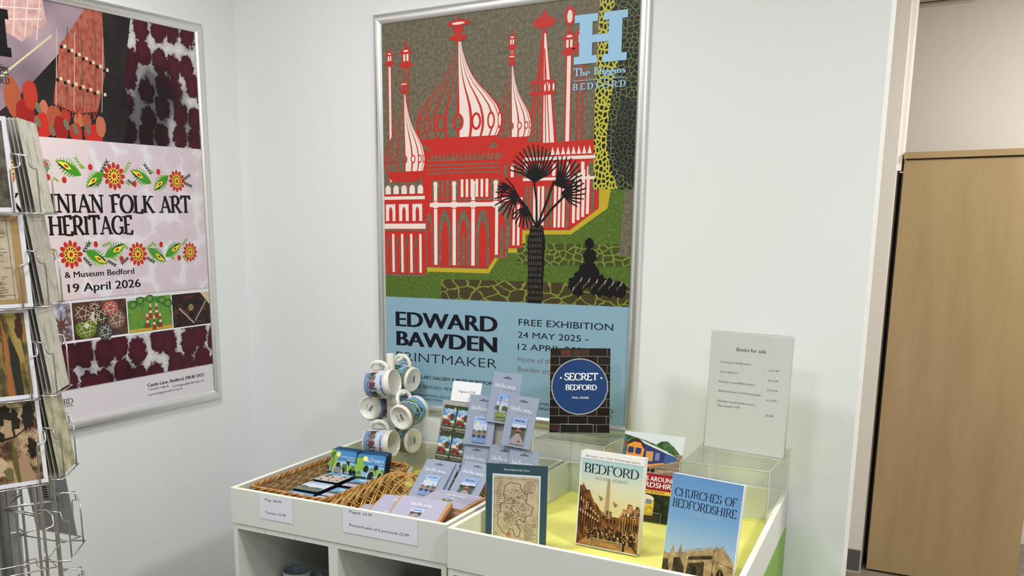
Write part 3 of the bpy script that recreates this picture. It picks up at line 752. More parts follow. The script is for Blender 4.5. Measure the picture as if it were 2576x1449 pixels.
# fringe
for x in range(280, 420, 12): p.line([(x, 900), (x-8+rg.uniform(-6, 6), 868)], 3, TAS[x % 3], 8)
p.rect(0, 356, 821, 452, PINK, 10)
p.poly([(0, 356), (300, 356), (372, 806), (0, 806)], PINK2, 11)
p.text('H', 60, 1006, 118, INKB, 12, 70, 'serif', thick=.4, thin=.2, ser=.2)
p.text('The Higgins', 26, 969, 20, INKB, 12, 104, 'serif', thick=.15, thin=.06, ser=.09); p.rect(20, 1002-40+43, 108, 0, INKB, 12) if False else None
p.rect(26, 956+4, 104, 1.4, INKB, 12)
p.text('BEDFORD', 22, 937, 16, INKB, 12, 108, 'serif', sp=.3)
GRN = ink(70, 150, 40); GRN2 = ink(130, 180, 50); DGN = ink(24, 50, 30); YLW = ink(236, 226, 70); FRED = ink(192, 46, 30); FYEL = ink(238, 196, 70)
def flower(p, x, z, r, L=13):
    p.ell(x, z, r*.62, r*.62, FYEL, L)
    for k in range(12):
        a = 2*PI*k/12; p.ell(x+r*.76*math.cos(a), z+r*.76*math.sin(a), r*.26, r*.17, FRED, L+1, 10, a); p.taper([(x+r*.3*math.cos(a), z+r*.3*math.sin(a)), (x+r*.62*math.cos(a), z+r*.62*math.sin(a))], 2, 3.5, FYEL, L+2)
        p.ell(x+r*.42*math.cos(a+.26), z+r*.42*math.sin(a+.26), r*.1, r*.06, INKB, L+3, 8, a)
    p.ell(x, z, r*.16, r*.16, FRED, L+3, 12)
def leaf(p, x, z, ln, an, L=13):
    c, q = math.cos(an), math.sin(an); T = lambda a, b: (x+c*a-q*b, z+q*a+c*b)
    n = 9
    for k in range(n):
        t = k/(n-1)
        for sd in (1, -1):
            a = -ln*.45+ln*.8*t; wv = ln*.3*math.sin(PI*(.15+.8*t))
            p.taper([T(a, 0), T(a+ln*.16, sd*wv)], 7, 1.5, GRN if sd > 0 else GRN2, L+1)
    p.poly([T(-ln*.5, 0), T(-ln*.15, ln*.15), T(ln*.25, ln*.13), T(ln*.5, 0), T(ln*.25, -ln*.13), T(-ln*.15, -ln*.15)], GRN, L+2)
    p.poly([T(-ln*.1, 0), T(ln*.1, ln*.11), T(ln*.5, ln*.02), T(ln*.15, -ln*.1)], YLW, L+3)
    p.poly([T(0, ln*.1), T(ln*.25, ln*.13), T(ln*.56, ln*.02), T(ln*.3, ln*.05)], DGN, L+4)
    p.ell(*T(ln*.12, 0), ln*.09, ln*.04, FRED, L+4, 10, an)
def sprig(p, x, z, ln, an, mt, L=13):
    for k in range(4):
        for sd in (-.5, .5):
            xx = x+ln*.25*k*math.cos(an); zz = z+ln*.25*k*math.sin(an)
            p.taper([(xx, zz), (xx+ln*.3*math.cos(an+sd), zz+ln*.3*math.sin(an+sd))], 5, 1, mt, L+1)
def band(p, items, L=13):
    for it in items:
        k = it[0]
        if k == 'f': flower(p, *it[1:], L=L)
        elif k == 'l': leaf(p, *it[1:], L=L)
        elif k == 'b': p.ell(it[1], it[2], 8, 9, FRED, L+4, 12); sprig(p, it[1]-20, it[2]-4, 18, 2.6, GRN2, L)
        else: sprig(p, it[1], it[2], it[3], it[4], DGN if it[5] else GRN2, L)
band(p, [('l', 296, 728, 90, 2.7), ('l', 385, 700, 80, 2.4+1.3), ('f', 455, 710, 40), ('l', 560, 712, 86, 2.7), ('l', 640, 697, 78, 3.75), ('f', 706, 703, 34), ('b', 370, 733), ('b', 276, 694), ('b', 531, 690), ('b', 630, 729),
         ('b', 218, 735), ('b', 222, 700), ('f', 110, 720, 38), ('s', 342, 728, 40, 2.2, 0), ('s', 408, 722, 44, .9, 1), ('s', 408, 700, 30, 3.9, 1), ('s', 494, 722, 44, .9, 0), ('s', 505, 700, 34, -.5, 1), ('s', 600, 722, 40, 2.3, 1), ('s', 735, 708, 36, .5, 1), ('s', 738, 698, 36, -.3, 1), ('l', 200, 718, 80, 3.6)])
band(p, [('f', 278, 485, 40), ('l', 366, 474, 86, -.5+PI*0), ('l', 436, 490, 86, .4), ('f', 525, 478, 36), ('l', 602, 472, 82, -.55), ('l', 672, 485, 80, .5), ('f', 746, 477, 31), ('b', 368, 512), ('b', 460, 466), ('b', 622, 505), ('b', 696, 460),
         ('s', 322, 492, 40, .8, 1), ('s', 322, 474, 36, -.8, 1), ('s', 392, 506, 34, .3, 0), ('s', 408, 462, 34, -.5, 1), ('s', 488, 496, 34, 2.6, 0), ('s', 486, 468, 34, 3.7, 1), ('s', 562, 494, 36, .5, 0), ('s', 560, 466, 36, -.5, 1), ('s', 715, 500, 30, .8, 0), ('s', 712, 466, 30, -.8, 0), ('l', 190, 480, 80, .5), ('f', 100, 485, 38)])
p.text('UKRAINIAN FOLK ART', 42, 603, 52, INKB, 13, 718, 'serif', thick=.2, thin=.085, ser=.085, sp=.0)
p.text('AND HERITAGE', 56, 540, 53, INKB, 13, 456, 'serif', thick=.2, thin=.085, ser=.085, sp=.0)
p.text('& Museum Bedford', 250, 419, 17, INKB, 13, 256, bold=.03); p.text('The Higgins Art Gallery', 224, 419, 17, INKB, 13, 210, align='r', bold=.01)
p.text('19 April 2026', 257, 377, 24, INKB, 13, 271, bold=.035); p.text('Until', 220, 377, 24, INKB, 13, 78, align='r', bold=.035)
# row of small pictures
p.rect(0, 232, 821, 116, WHITE, 13)
EGGBG = noisemat('print_basket', 30, [(.3, srgb(40, 30, 26)), (.6, srgb(90, 66, 52)), (.8, srgb(130, 110, 96))], .45)
p.rect(150, 237, 110, 110, noisemat('print_embroid', 22, [(.35, srgb(206, 212, 230)), (.5, srgb(150, 150, 166)), (.6, srgb(96, 62, 58)), (.75, srgb(220, 222, 232))], .45), 14)
for k in range(8): p.taper([(225, 285), (225+32*math.cos(k*PI/4), 285+36*math.sin(k*PI/4))], 12, 2, ink(104, 66, 58), 15)
p.rect(265, 237, 200, 109, EGGBG, 14)
for x, z, rx, rz, c in ((300, 315, 34, 28, (96, 60, 50)), (340, 300, 30, 24, (210, 200, 180)), (310, 268, 38, 30, (104, 122, 38)), (368, 300, 26, 28, (64, 52, 36)), (378, 252, 28, 26, (72, 76, 78)), (424, 286, 34, 30, (124, 92, 80)), (404, 322, 30, 22, (170, 84, 76)), (345, 330, 26, 16, (92, 48, 40))):
    e = ink(*c); p.ell(x, z, rx, rz, e, 15)
    lt = ink(222, 220, 196); 
    for k in range(5): p.line([(x+rx*.8*math.cos(k*1.25), z+rz*.8*math.sin(k*1.25)), (x+rx*.8*math.cos(k*1.25+2.2), z+rz*.8*math.sin(k*1.25+2.2))], 1.6, lt, 16)
p.poly([(300, 276), (312, 286), (324, 276), (312, 266)], ink(214, 220, 190), 17)
p.rect(469, 236, 180, 108, noisemat('print_meadow', 26, [(.35, srgb(60, 110, 40)), (.5, srgb(100, 160, 60)), (.62, srgb(120, 130, 60)), (.7, srgb(196, 170, 60))], .45), 14)
for x, z in ((490, 322), (520, 334), (560, 338), (610, 330), (636, 318)): p.blob(x, z, 18, 13, ink(58, 104, 44), 15); p.blob(x, z, 11, 8, ink(110, 150, 70), 16)
p.rect(469, 336, 60, 8, ink(200, 214, 226), 15)
for x, z in ((545, 270), (572, 262), (598, 268), (585, 300), (560, 300)): p.poly([(x-9, z-24), (x+9, z-24), (x+3, z+12), (x-3, z+12)], ink(150, 60, 40), 17); p.ell(x, z+16, 5, 6, ink(226, 196, 170), 18, 10); p.rect(x-5, z-8, 10, 8, ink(232, 220, 200), 18)
p.rect(470, 237, 178, 10, ink(200, 168, 60), 17)
p.rect(653, 235, 168, 108, noisemat('print_rug', 40, [(.35, srgb(26, 20, 20)), (.55, srgb(56, 34, 32)), (.68, srgb(110, 60, 44)), (.8, srgb(60, 70, 66))], .45), 14)
for k in range(9): p.rect(682+7*k, 292-6*k, 9, 4, ink(206, 202, 190), 15); p.rect(800-6*k, 306-7*k, 4, 8, ink(206, 202, 190), 15)
p.ell(735, 296, 12, 12, ink(150, 130, 70), 15, 8)
p.poly([(780, 343), (821, 343), (821, 300)], ink(214, 190, 160), 15)
p.rect(0, 96, 821, 136, CLOTH2, 13)
p.rect(0, 230.5, 821, 3.5, WHITE, 14)
p.text('Castle Lane, Bedford, MK40 3XD', 528, 58, 10.5, INKB, 2, 250, bold=.04)
p.text('T 01234 718618', 528, 45, 6.5, INKB, 2, 88, bold=.005); p.text('E thehiggins@bedford.gov.uk', 634, 41, 6.5, INKB, 2, 144, bold=.005)
p.text('www.thehigginsbedford.org.uk', 528, 29, 6.5, INKB, 2, 149, bold=.005)
p.text('BEDFORD', 130, 54, 16, INKB, 2, 113, 'serif'); p.text('BOROUGH COUNCIL', 130, 45, 7, INKB, 2, 113, 'serif')
P2 = poster(pose((.0005, -.1648-.883, .8807), yaw=90), 'aluminium-framed folk art poster with floral bands and maroon patterned cloth on the left wall', s2)

# ---------------------------------------------------------------- display units: cube shelving with a shallow tray on top
ZT, ZTB = .7816, .682
def lerp2(a, c, t): return (a[0]+(c[0]-a[0])*t, a[1]+(c[1]-a[1])*t)
def inset(Q, d):
    """quad inset by d; Q = FL, FR, RR, RL"""
    out = []
    for i in range(4):
        p0, p1, p2 = Vector(Q[i-1]), Vector(Q[i]), Vector(Q[(i+1) % 4])
        a = (p1-p0).normalized(); c = (p2-p1).normalized()
        na, nc = Vector((-a.y, a.x)), Vector((-c.y, c.x))
        k = na.dot(nc)
        out.append(tuple(p1+(na+nc)*d/(1+k)))
    return out
def tray(Q, label, name='display_tray'):
    c = ((Q[0][0]+Q[2][0])/2, (Q[0][1]+Q[2][1])/2)
    root = empty(name, Matrix.Translation((*c, ZTB+.001)), label, 'tray')
    I = inset(Q, .0125)
    for i, nm in enumerate(('front_board', 'side_board', 'back_board', 'side_board')):
        j = (i+1) % 4
        fp = [Q[i], Q[j], I[j], I[i]]
        b = MB(); b.hexa(fp, fp, ZTB+.001, ZT-.0012, MEL); b.hexa(fp, fp, ZT-.0012, ZT, MELI); local(b, nm, root)
    b = MB(); b.hexa(I, I, ZTB+.003, .694, MEL); local(b, 'base_board', root)
    J = inset(Q, .0135)
    b = MB(); b.hexa(J, J, .6942, .6952, YEL); local(b, 'liner', root, 'bright yellow card liner')
    return root
def cube_unit(Q, label, side=False):
    c = ((Q[0][0]+Q[2][0])/2, (Q[0][1]+Q[2][1])/2)
    root = empty('cube_shelf_unit', Matrix.Translation((*c, 0)), label, 'shelf unit')
    def pt(u, v):
        return lerp2(lerp2(Q[0], Q[1], u), lerp2(Q[3], Q[2], u), v)
    def prism(nm, u0, u1, v0, v1, z0, z1, mt=MEL, lab=None):
        fp = [pt(u0, v0), pt(u1, v0), pt(u1, v1), pt(u0, v1)]
        b = MB(); b.hexa(fp, fp, z0, z1, mt); local(b, nm, root, lab)
    W_ = math.dist(Q[0], Q[1]); t = .0145/W_
    for k, z in enumerate((.004, .3800, ZTB-.0145)):
        prism('shelf_board', t, 1-t, .0, 1, z, z+.0135 if k != 1 else z+.015, MEL)
    for u in (0, 1-t): prism('side_panel', u, u+t, 0, 1, 0, ZTB-.0002, MEL)
    for z0, z1 in ((.0177, .3798), (.3952, ZTB-.0147)): prism('divider', .5-t, .5+t, 0, 1, z0, z1)
    for u0, u1 in ((t, .5-t), (.5+t, 1-t)):
        for z0, z1 in ((.0177, .3798), (.3952, ZTB-.0147)): prism('back_panel', u0, u1, .97, .99, z0, z1)
    for u0, u1 in ((-.006, -.0005), (1.0005, 1.006)) if side else ((1.0005, 1.006),):
        prism('side_cladding', u0, u1, .004, 1, 0, ZTB-.0004, GREEN, 'bright green side cladding')
    for u in (.165, .32): prism('joint_pin', u, u+.003, -.001, .0003, ZTB-.0133, ZTB-.0027, mat('pin_yellow', srgb(200, 202, 170), .5))
    return root
QL = [(.5806, -.7391), (1.2515, -.7205), (1.2415, -.012), (.5485, -.012)]
QR = [(1.2625, -.7376), (1.944, -.760), (1.8845, -.014), (1.2525, -.014)]
tray(QL, 'white shallow tray holding wicker baskets, a mug tree and magnets')
tray(QR, 'white shallow tray holding the upright books, right of the basket tray')
def shrink(Q): return inset(Q, .002)
cube_unit(shrink(QL), 'white cube shelf unit with mugs in its cubbies, under the basket tray')
cube_unit(shrink(QR), 'white cube shelf unit with green sides, under the book tray', True)

# ---------------------------------------------------------------- paper price labels on the tray front
def sheet(name, mw, wmm, hmm, label, cat, art, t=.0003, front=WHITE, side=WHITE, group=None, parent=None, **kw):
    p = Pr(**kw); p.slab(wmm, hmm, t, side, front); art(p)
    o = p.build(name, parent)
    if parent is None: o.matrix_world = mw; tag(o, label, cat, group)
    else: o.matrix_local = mw
    return o
yawL = math.degrees(math.atan2(QL[1][1]-QL[0][1], QL[1][0]-QL[0][0]))
def on_front(x, z):
    t = (x-QL[0][0])/(QL[1][0]-QL[0][0]); y = QL[0][1]+(QL[1][1]-QL[0][1])*t
    return pose((x, y-.0012, z), yawL)
LAB = ink(232, 232, 244, .6)
TX = ink(22, 22, 26)
def art_a(p): p.text('Mug  £8.99', 20, 51, 6.6, TX, 1, 55); p.text('Coaster £3.99', 20, 16, 6.6, TX, 1, 68)
def art_b(p): p.text('Magnet  £3.99', 20, 54, 6.8, TX, 1, 68); p.text('Postcard pack of 6 postcards £5.99', 20, 19, 6.8, TX, 1, 175)
sheet('price_label', on_front(.681, .7115), 112, 67, 'small white paper label reading mug and coaster prices, on the tray front', 'label', art_a, front=LAB, side=LAB)
sheet('price_label', on_front(.952, .7162), 220, 66, 'wide white paper label reading magnet and postcard pack prices', 'label', art_b, front=LAB, side=LAB)

# ---------------------------------------------------------------- books
def book(mw, wmm, hmm, tmm, label, art, cover=WHITE, spine=None):
    root = empty('book', mw, label, 'book')
    u = .001; w_, h, t = wmm*u, hmm*u, tmm*u
    p = Pr(); p.slab(wmm, hmm, .0005, cover, cover); art(p)
    p.box((0, t-.0005, 0), (w_, t, h), cover); p.box((-.0004, 0, 0), (0, t, h), spine or cover)
    p.build('cover', root)
    b = MB(); b.box((.0004, .0007, .0012), (w_-.0012, t-.0007, h-.0012), PAGES); b.build('page_block', root)
    return root
# 1 dark brick cover with blue roundel
BRICK = mat('print_brick', (1, 1, 1), .3, spec=.3); nt = NT(BRICK)
bk = nt.n('ShaderNodeTexBrick'); bk.inputs['Scale'].default_value = 1; bk.inputs['Brick Width'].default_value = .052; bk.inputs['Row Height'].default_value = .0235
bk.inputs['Mortar Size'].default_value = .0009; bk.inputs['Color1'].default_value = (*srgb(20, 15, 14), 1); bk.inputs['Color2'].default_value = (*srgb(46, 33, 30), 1); bk.inputs['Mortar'].default_value = (*srgb(122, 112, 92), 1)
bk.inputs['Bias'].default_value = -.4
nt.l(uvsrc(nt, warp=.003, wscale=90), bk.inputs[0]); nt.l(bk.outputs[0], nt.b.inputs['Base Color'])
def art_secret(p):
    p.rect(0, 0, 165, 234, BRICK, 1)
    p.rect(30, 214, 26, 16, ink(92, 44, 34), 2); p.rect(60, 214, 44, 16, ink(66, 46, 34), 2); p.rect(2, 6, 24, 14, ink(70, 30, 30), 2)
    p.ell(82, 128, 78, 78, ink(172, 172, 176), 3, 56); p.ell(82, 128, 75, 75, ink(28, 62, 116), 4, 56)
    p.text('SECRET', 86, 146, 19, WHITE, 5, 92, 'serif', thick=.17, thin=.1, ser=.05, align='c'); p.text('BEDFORD', 86, 119, 14, WHITE, 5, 86, 'serif', thick=.18, thin=.1, ser=.04, align='c')
    p.ell(30, 152, 2.6, 2.6, WHITE, 5, 12); p.ell(141, 152, 2.6, 2.6, WHITE, 5, 12)
    p.text('PAUL ADAMS', 84, 95, 5.2, WHITE, 5, 46, 'serif', thick=.16, thin=.1, ser=.04, align='c')
PS = ((1.279, -.206, .9085), 27, 10)
book(pose(*PS), 165, 234, 9, 'book with a blue roundel on dark brick, standing on the acrylic riser', art_secret, ink(226, 222, 190))
# 2 sepia street scene
SKYG = mat('print_sky_grad', (1, 1, 1), .35, spec=.3); nt = NT(SKYG)
tc = nt.n('ShaderNodeTexCoord'); sx_ = nt.n('ShaderNodeSeparateXYZ'); nt.l(tc.outputs['UV'], sx_.inputs[0])
ml = nt.n('ShaderNodeMath', operation='MULTIPLY'); ml.inputs[1].default_value = 4.4; nt.l(sx_.outputs[1], ml.inputs[0])
nt.l(ramp(nt, ml.outputs[0], [(.45, srgb(222, 204, 152)), (.7, srgb(216, 218, 196)), (.9, srgb(176, 206, 216))]), nt.b.inputs['Base Color'])
SEPIA = noisemat('print_sepia', 60, [(.3, srgb(46, 26, 18)), (.45, srgb(92, 56, 34)), (.6, srgb(140, 92, 54)), (.75, srgb(186, 134, 84))], .35, sx=1.3, sy=.6)
SEPL = noisemat('print_sepia_light', 70, [(.3, srgb(110, 70, 40)), (.5, srgb(168, 118, 70)), (.72, srgb(214, 170, 116))], .35, sy=.5)
ROAD = noisemat('print_road', 30, [(.3, srgb(108, 66, 36)), (.5, srgb(176, 124, 72)), (.75, srgb(214, 168, 112))], .35, sx=.4, sy=2)
SD = ink(38, 24, 18); SL = ink(206, 168, 124)
def art_bedford(p):
    p.rect(3, 3, 159, 214, SKYG, 1)
    p.rect(0, 217, 165, 1, ink(150, 150, 150), 2)
    p.text('Britain in Old Photographs', 14, 222, 4.6, ink(120, 118, 108), 2, 140)
    p.text('BEDFORD', 82, 184, 22, ink(34, 26, 30), 2, 142, 'serif', thick=.13, thin=.045, ser=.09, align='c'); p.text('RICHARD WILDMAN', 84, 169, 7, ink(140, 132, 112), 2, 84, 'serif', thick=.12, thin=.06, ser=.07, align='c')
    p.poly([(70, 70), (84, 70), (82, 165), (78, 178), (74, 165)], ink(176, 152, 110), 2)
    p.poly([(3, 3), (3, 150), (10, 150), (12, 158), (15, 150), (22, 140), (30, 142), (34, 130), (44, 112), (50, 110), (58, 98), (66, 90), (72, 84), (110, 84), (116, 96), (120, 108), (128, 106), (131, 122), (142, 120), (144, 108), (150, 112), (152, 120), (158, 118), (162, 110), (162, 3)], SEPIA, 3)
    p.poly([(112, 42), (112, 84), (120, 106), (128, 104), (131, 120), (141, 118), (144, 106), (158, 114), (162, 106), (162, 30)], SEPL, 4)
    p.poly([(3, 3), (50, 42), (116, 44), (162, 8), (162, 3)], ROAD, 4)
    p.poly([(3, 3), (3, 26), (34, 40), (46, 40)], SEPIA, 5)
    for k in range(10): p.rect(4+k*6.4, 48+k*.6, 2.4, 86-k*6.6, SD, 5)
    for k in range(8): p.rect(7+k*6.8, 112-k*5, 3.4, 10-k*.6, SL, 6); p.rect(7+k*6.8, 84-k*2.6, 3.4, 9-k*.5, SL, 6)
    for k in range(7): p.rect(116+k*6.6, 56, 2, 34+k*1.5, SD, 5); p.rect(119+k*6.6, 88+k*1.4, 2.6, 8, WHITE if k == 2 else SD, 6)
    p.rect(74, 62, 36, 20, ink(110, 66, 40), 5); p.rect(78, 68, 4, 9, SD, 6); p.rect(88, 68, 4, 9, SD, 6); p.rect(98, 68, 4, 9, SD, 6)
    rg = random.Random(11)
    for k in range(150):
        x = rg.uniform(30, 152); z = 36+rg.uniform(-6, 20)-abs(x-92)*.06
        p.rect(x, z-10, 3.2, 11, rg.choice([SD, SD, SD, ink(70, 46, 34), ink(110, 78, 52)]), 6+k % 3); p.ell(x+1.6, z+2.6, 1.5, 1.8, rg.choice([SL, SD, SD]), 9, 8)
    for x, z in ((60, 14), (112, 12), (136, 18), (126, 4)): p.poly([(x-4, z), (x+4, z), (x+2, z+20), (x-2, z+20)], ink(160, 122, 84) if x != 126 else SD, 10); p.ell(x, z+22.5, 2.2, 2.6, SL, 10, 8)
    for x, z in ((24, 102), (84, 88), (150, 96)):
        p.rect(x-7, z-9, 14, 18, ink(96, 62, 48), 9)
        for k in range(4): p.line([(x-7*(k < 2)+7*(k > 1)*0, z-9+k*6), (x+7, z-7+k*5)], 1.4, SL, 10)
        p.line([(x, z-9), (x, z+9)], 2.2, SL, 11)
    for a, c in (((54, 132), (74, 108)), ((92, 122), (112, 112)), ((60, 96), (110, 92))): p.poly([a, (a[0]+13, a[1]-7), (a[0]+6, a[1]-14)], ink(140, 112, 84), 10)
    p.line([(124, 44), (163, 4)], 2.2, SD, 10)
    for x in range(118, 160, 5): p.rect(x, 52, 1.6, 22, SD, 10)
PB = ((1.474, -.470, .699), -3, 5.5)
book(pose(*PB), 162, 236, 25, 'white-bordered book with a sepia crowded street photo, standing in the book tray', art_bedford, WHITE)
# 3 church on blue
STONE = noisemat('print_stone', 60, [(.3, srgb(128, 104, 74)), (.5, srgb(168, 142, 106)), (.75, srgb(204, 180, 142))], .35)
STD = noisemat('print_stone_dark', 40, [(.3, srgb(36, 30, 26)), (.5, srgb(64, 54, 44)), (.75, srgb(104, 88, 68))], .35)
BSKY = mat('print_blue_sky', (1, 1, 1), .3, spec=.3); nt = NT(BSKY)
tc = nt.n('ShaderNodeTexCoord'); sx_ = nt.n('ShaderNodeSeparateXYZ'); nt.l(tc.outputs['UV'], sx_.inputs[0])
ml = nt.n('ShaderNodeMath', operation='MULTIPLY'); ml.inputs[1].default_value = 4.2; nt.l(sx_.outputs[1], ml.inputs[0])
nt.l(ramp(nt, ml.outputs[0], [(.3, srgb(160, 190, 220)), (.6, srgb(118, 164, 212)), (.95, srgb(104, 150, 204))]), nt.b.inputs['Base Color'])
def art_church(p):
    p.rect(0, 0, 165, 234, BSKY, 1)
    N_ = ink(20, 24, 44)
    p.text('CHURCHES OF', 82, 185, 18, N_, 2, 146, 'serif', thick=.12, thin=.045, ser=.08, align='c'); p.text('BEDFORDSHIRE', 82, 160, 18, N_, 2, 150, 'serif', thick=.12, thin=.045, ser=.08, align='c')
    p.text('JOHN JACKSON', 92, 147, 8, ink(172, 186, 196), 2, 66, 'serif', thick=.13, thin=.07, ser=.06, align='c')
    p.poly([(0, 0), (0, 56), (14, 52), (22, 76), (26, 56), (34, 60), (40, 84), (44, 62), (56, 66), (120, 86), (132, 92), (165, 62), (165, 0)], STONE, 2)
    for k in range(12): p.rect(50+k*6.4, 66+k*2, 3.6, 4, STONE, 3)
    for k in range(6): p.rect(134+k*5, 90-k*5.5, 3.2, 4.5, STONE, 3)
    p.poly([(0, 0), (0, 38), (12, 40), (20, 0)], STD, 3); p.poly([(24, 0), (26, 46), (40, 50), (52, 30), (56, 0)], STD, 3); p.poly([(56, 0), (60, 40), (98, 52), (100, 0)], STD, 3)
    p.poly([(60, 56), (116, 70), (116, 62), (60, 48)], STD, 3)
    for x, z, w_, h_ in ((70, 10, 13, 28), (128, 8, 17, 36), (106, 6, 9, 16)): arch(p, x, z, w_, h_, ink(34, 28, 26), 4)
    p.line([(136.5, 8), (136.5, 42)], 1.4, STONE, 5); p.poly([(112, 0), (124, 0), (121, 34)], STD, 5)
    p.line([(118, 0), (118, 84)], 1.2, STD, 4); p.line([(120, 60), (164, 50)], 1, STD, 4)
PC = ((1.724, -.565, .699), -10, 9)
book(pose(*PC), 165, 234, 14, 'light blue book with a stone church on the cover, front right of the book tray', art_church, WHITE)
# 4 trains
FOL = noisemat('print_foliage', 80, [(.3, srgb(34, 60, 34)), (.5, srgb(62, 96, 52)), (.75, srgb(120, 150, 100))], .35)
TRK2 = noisemat('print_track', 50, [(.3, srgb(92, 78, 66)), (.5, srgb(140, 122, 106)), (.75, srgb(190, 176, 160))], .35, sx=.5, sy=3)
def art_rail(p):
    p.rect(0, 0, 165, 234, ink(214, 222, 226), 1)
    p.poly([(0, 150), (0, 226), (20, 222), (60, 214), (90, 206), (104, 216), (120, 218), (140, 204), (165, 178), (165, 150)], FOL, 2)
    p.rect(0, 120, 165, 34, TRK2, 3); p.poly([(60, 120), (165, 120), (165, 186), (150, 186), (120, 170)], TRK2, 3)
    ORG = ink(232, 150, 60); NB = ink(44, 56, 110)
    p.poly([(58, 140), (118, 156), (118, 186), (56, 206)], NB, 5); p.poly([(118, 157), (150, 168), (150, 178), (118, 186)], ink(60, 90, 150), 5); p.rect(66, 160, 20, 26, ink(206, 150, 90), 6); p.rect(92, 164, 12, 20, ink(120, 130, 170), 6)
    p.poly([(56, 206), (118, 186), (150, 178), (118, 192), (44, 216)], ink(216, 216, 212), 6); p.poly([(58, 140), (118, 156), (118, 160), (58, 147)], ORG, 6)
    p.poly([(10, 136), (56, 130), (60, 190), (48, 206), (30, 210), (12, 198)], ORG, 7); p.poly([(8, 196), (30, 208), (48, 206), (58, 190), (56, 206), (40, 216), (24, 215)], ink(50, 34, 34), 8)
    p.rrect(15, 176, 16, 17, 3, NB, 9); p.rrect(36, 175, 16, 17, 3, NB, 9); p.rect(12, 150, 44, 17, ink(230, 190, 50), 9); p.rect(12, 132, 46, 8, ink(150, 50, 40), 9); p.rect(42, 154, 10, 6, ink(240, 220, 70), 10)
    for x in (62, 76, 90): p.ell(x, 136, 6, 6, SD, 7, 12)
    for x in (18, 30, 42): p.ell(x, 148, 2, 3, ink(60, 30, 20), 10, 8)
    p.rect(1, 170, 5, 46, ink(90, 110, 160), 9); p.rect(1, 196, 6, 8, ink(200, 60, 50), 10)
    p.rect(0, 84, 165, 44, ink(150, 26, 34), 11)
    p.text('RAILWAYS AROUND', 8, 108, 12, WHITE, 12, 148, bold=.02); p.text('BEDFORDSHIRE', 8, 91, 13.5, WHITE, 12, 150, bold=.02)
    p.rect(0, 74, 165, 10, ink(226, 186, 66), 11); p.text('JOHN JACKSON', 30, 76.5, 6, ink(70, 50, 30), 12, 100, bold=.02)
    p.rect(0, 0, 165, 74, noisemat('print_darkwood', 60, [(.3, srgb(20, 26, 18)), (.6, srgb(44, 52, 32)), (.8, srgb(70, 84, 50))], .35), 11)
    p.poly([(56, 12), (106, 12), (106, 52), (98, 66), (64, 66), (56, 52)], ink(222, 190, 60), 12); p.ell(81, 60, 24, 11, ink(226, 214, 190), 13, 20)
    p.rrect(62, 46, 17, 13, 3, ink(120, 136, 146), 14); p.rrect(83, 46, 17, 13, 3, ink(120, 136, 146), 14)
    for x in (64, 92): p.line(arc(x+3, 30, 7, 9, 20, 200, 8), 1.6, ink(110, 70, 30), 14)
    p.rect(54, 8, 54, 8, ink(90, 34, 24), 14); p.rect(72, 24, 18, 14, ink(206, 170, 50), 14)
    p.rect(0, 0, 165, 9, ink(40, 44, 30), 15)
PR_ = ((1.474, -.205, .6985), 0, 17)
book(pose(*PR_), 162, 234, 10, 'railway book with orange and yellow locomotives, behind the sepia street book', art_rail, WHITE)
# 5 map booklet
MAPP = noisemat('print_old_map', 45, [(.3, srgb(160, 146, 124)), (.5, srgb(186, 172, 148)), (.75, srgb(202, 190, 168))], .5)
def art_map(p):
    p.rect(0, 0, 150, 212, ink(52, 78, 94), 1); p.rect(16, 16, 118, 172, ink(206, 220, 226), 2); p.rect(20, 20, 110, 163, MAPP, 3)
    p.text('Marion Shade & Ann Thorn', 75, 197, 4.6, ink(226, 230, 232), 2, 62, 'sans', align='c')
    BR = ink(84, 56, 50); rg = random.Random(2)
    pts = [(46, 158), (60, 168), (84, 164), (88, 150), (102, 140), (100, 118), (118, 108), (112, 90), (98, 84), (96, 70), (82, 78), (76, 66), (88, 50), (84, 32), (74, 34), (70, 50), (60, 52), (54, 36), (42, 44), (32, 62), (30, 84), (38, 96), (36, 112), (50, 122), (44, 136), (46, 158)]
    P2_ = []
    for a, c in zip(pts, pts[1:]):
        for k in range(4): P2_.append((a[0]+(c[0]-a[0])*k/4+rg.uniform(-1.2, 1.2), a[1]+(c[1]-a[1])*k/4+rg.uniform(-1.2, 1.2)))
    P2_.append(P2_[0]); p.line(P2_, 1.3, BR, 4)
    p.line([(54, 36), (60, 42), (64, 38), (56, 33), (54, 36)], 1.3, ink(170, 50, 40), 5)
    for k in range(150):
        x, z = rg.uniform(40, 100), rg.uniform(60, 150); p.rect(x, z, rg.uniform(2, 7), .8, BR, 4)
    for k in range(26): p.line([(rg.uniform(40, 104), rg.uniform(56, 150)), (rg.uniform(40, 104), rg.uniform(56, 150))][:2], .4, ink(130, 108, 88), 4)
    for k in range(13): p.rect(26, 158-k*5.4, rg.uniform(8, 17), .9, BR, 4); p.rect(96, 66-k*3.2, rg.uniform(20, 32), .8, BR, 4)
    for k in range(8): p.rect(102, 172-k*4, rg.uniform(8, 24), .9, BR, 4)
    p.line(arc(108, 158, 13, 13, 0, 360, 24), .7, BR, 4)
    p.line([(21, 21), (129, 21), (129, 177), (21, 177), (21, 21)], .6, BR, 4)
PM = ((1.290, -.600, .6965), 16.5, 3)
book(pose(*PM), 150, 212, 5, 'teal booklet with an old county map, front left corner of the book tray', art_map, ink(52, 78, 94), ink(206, 200, 190))

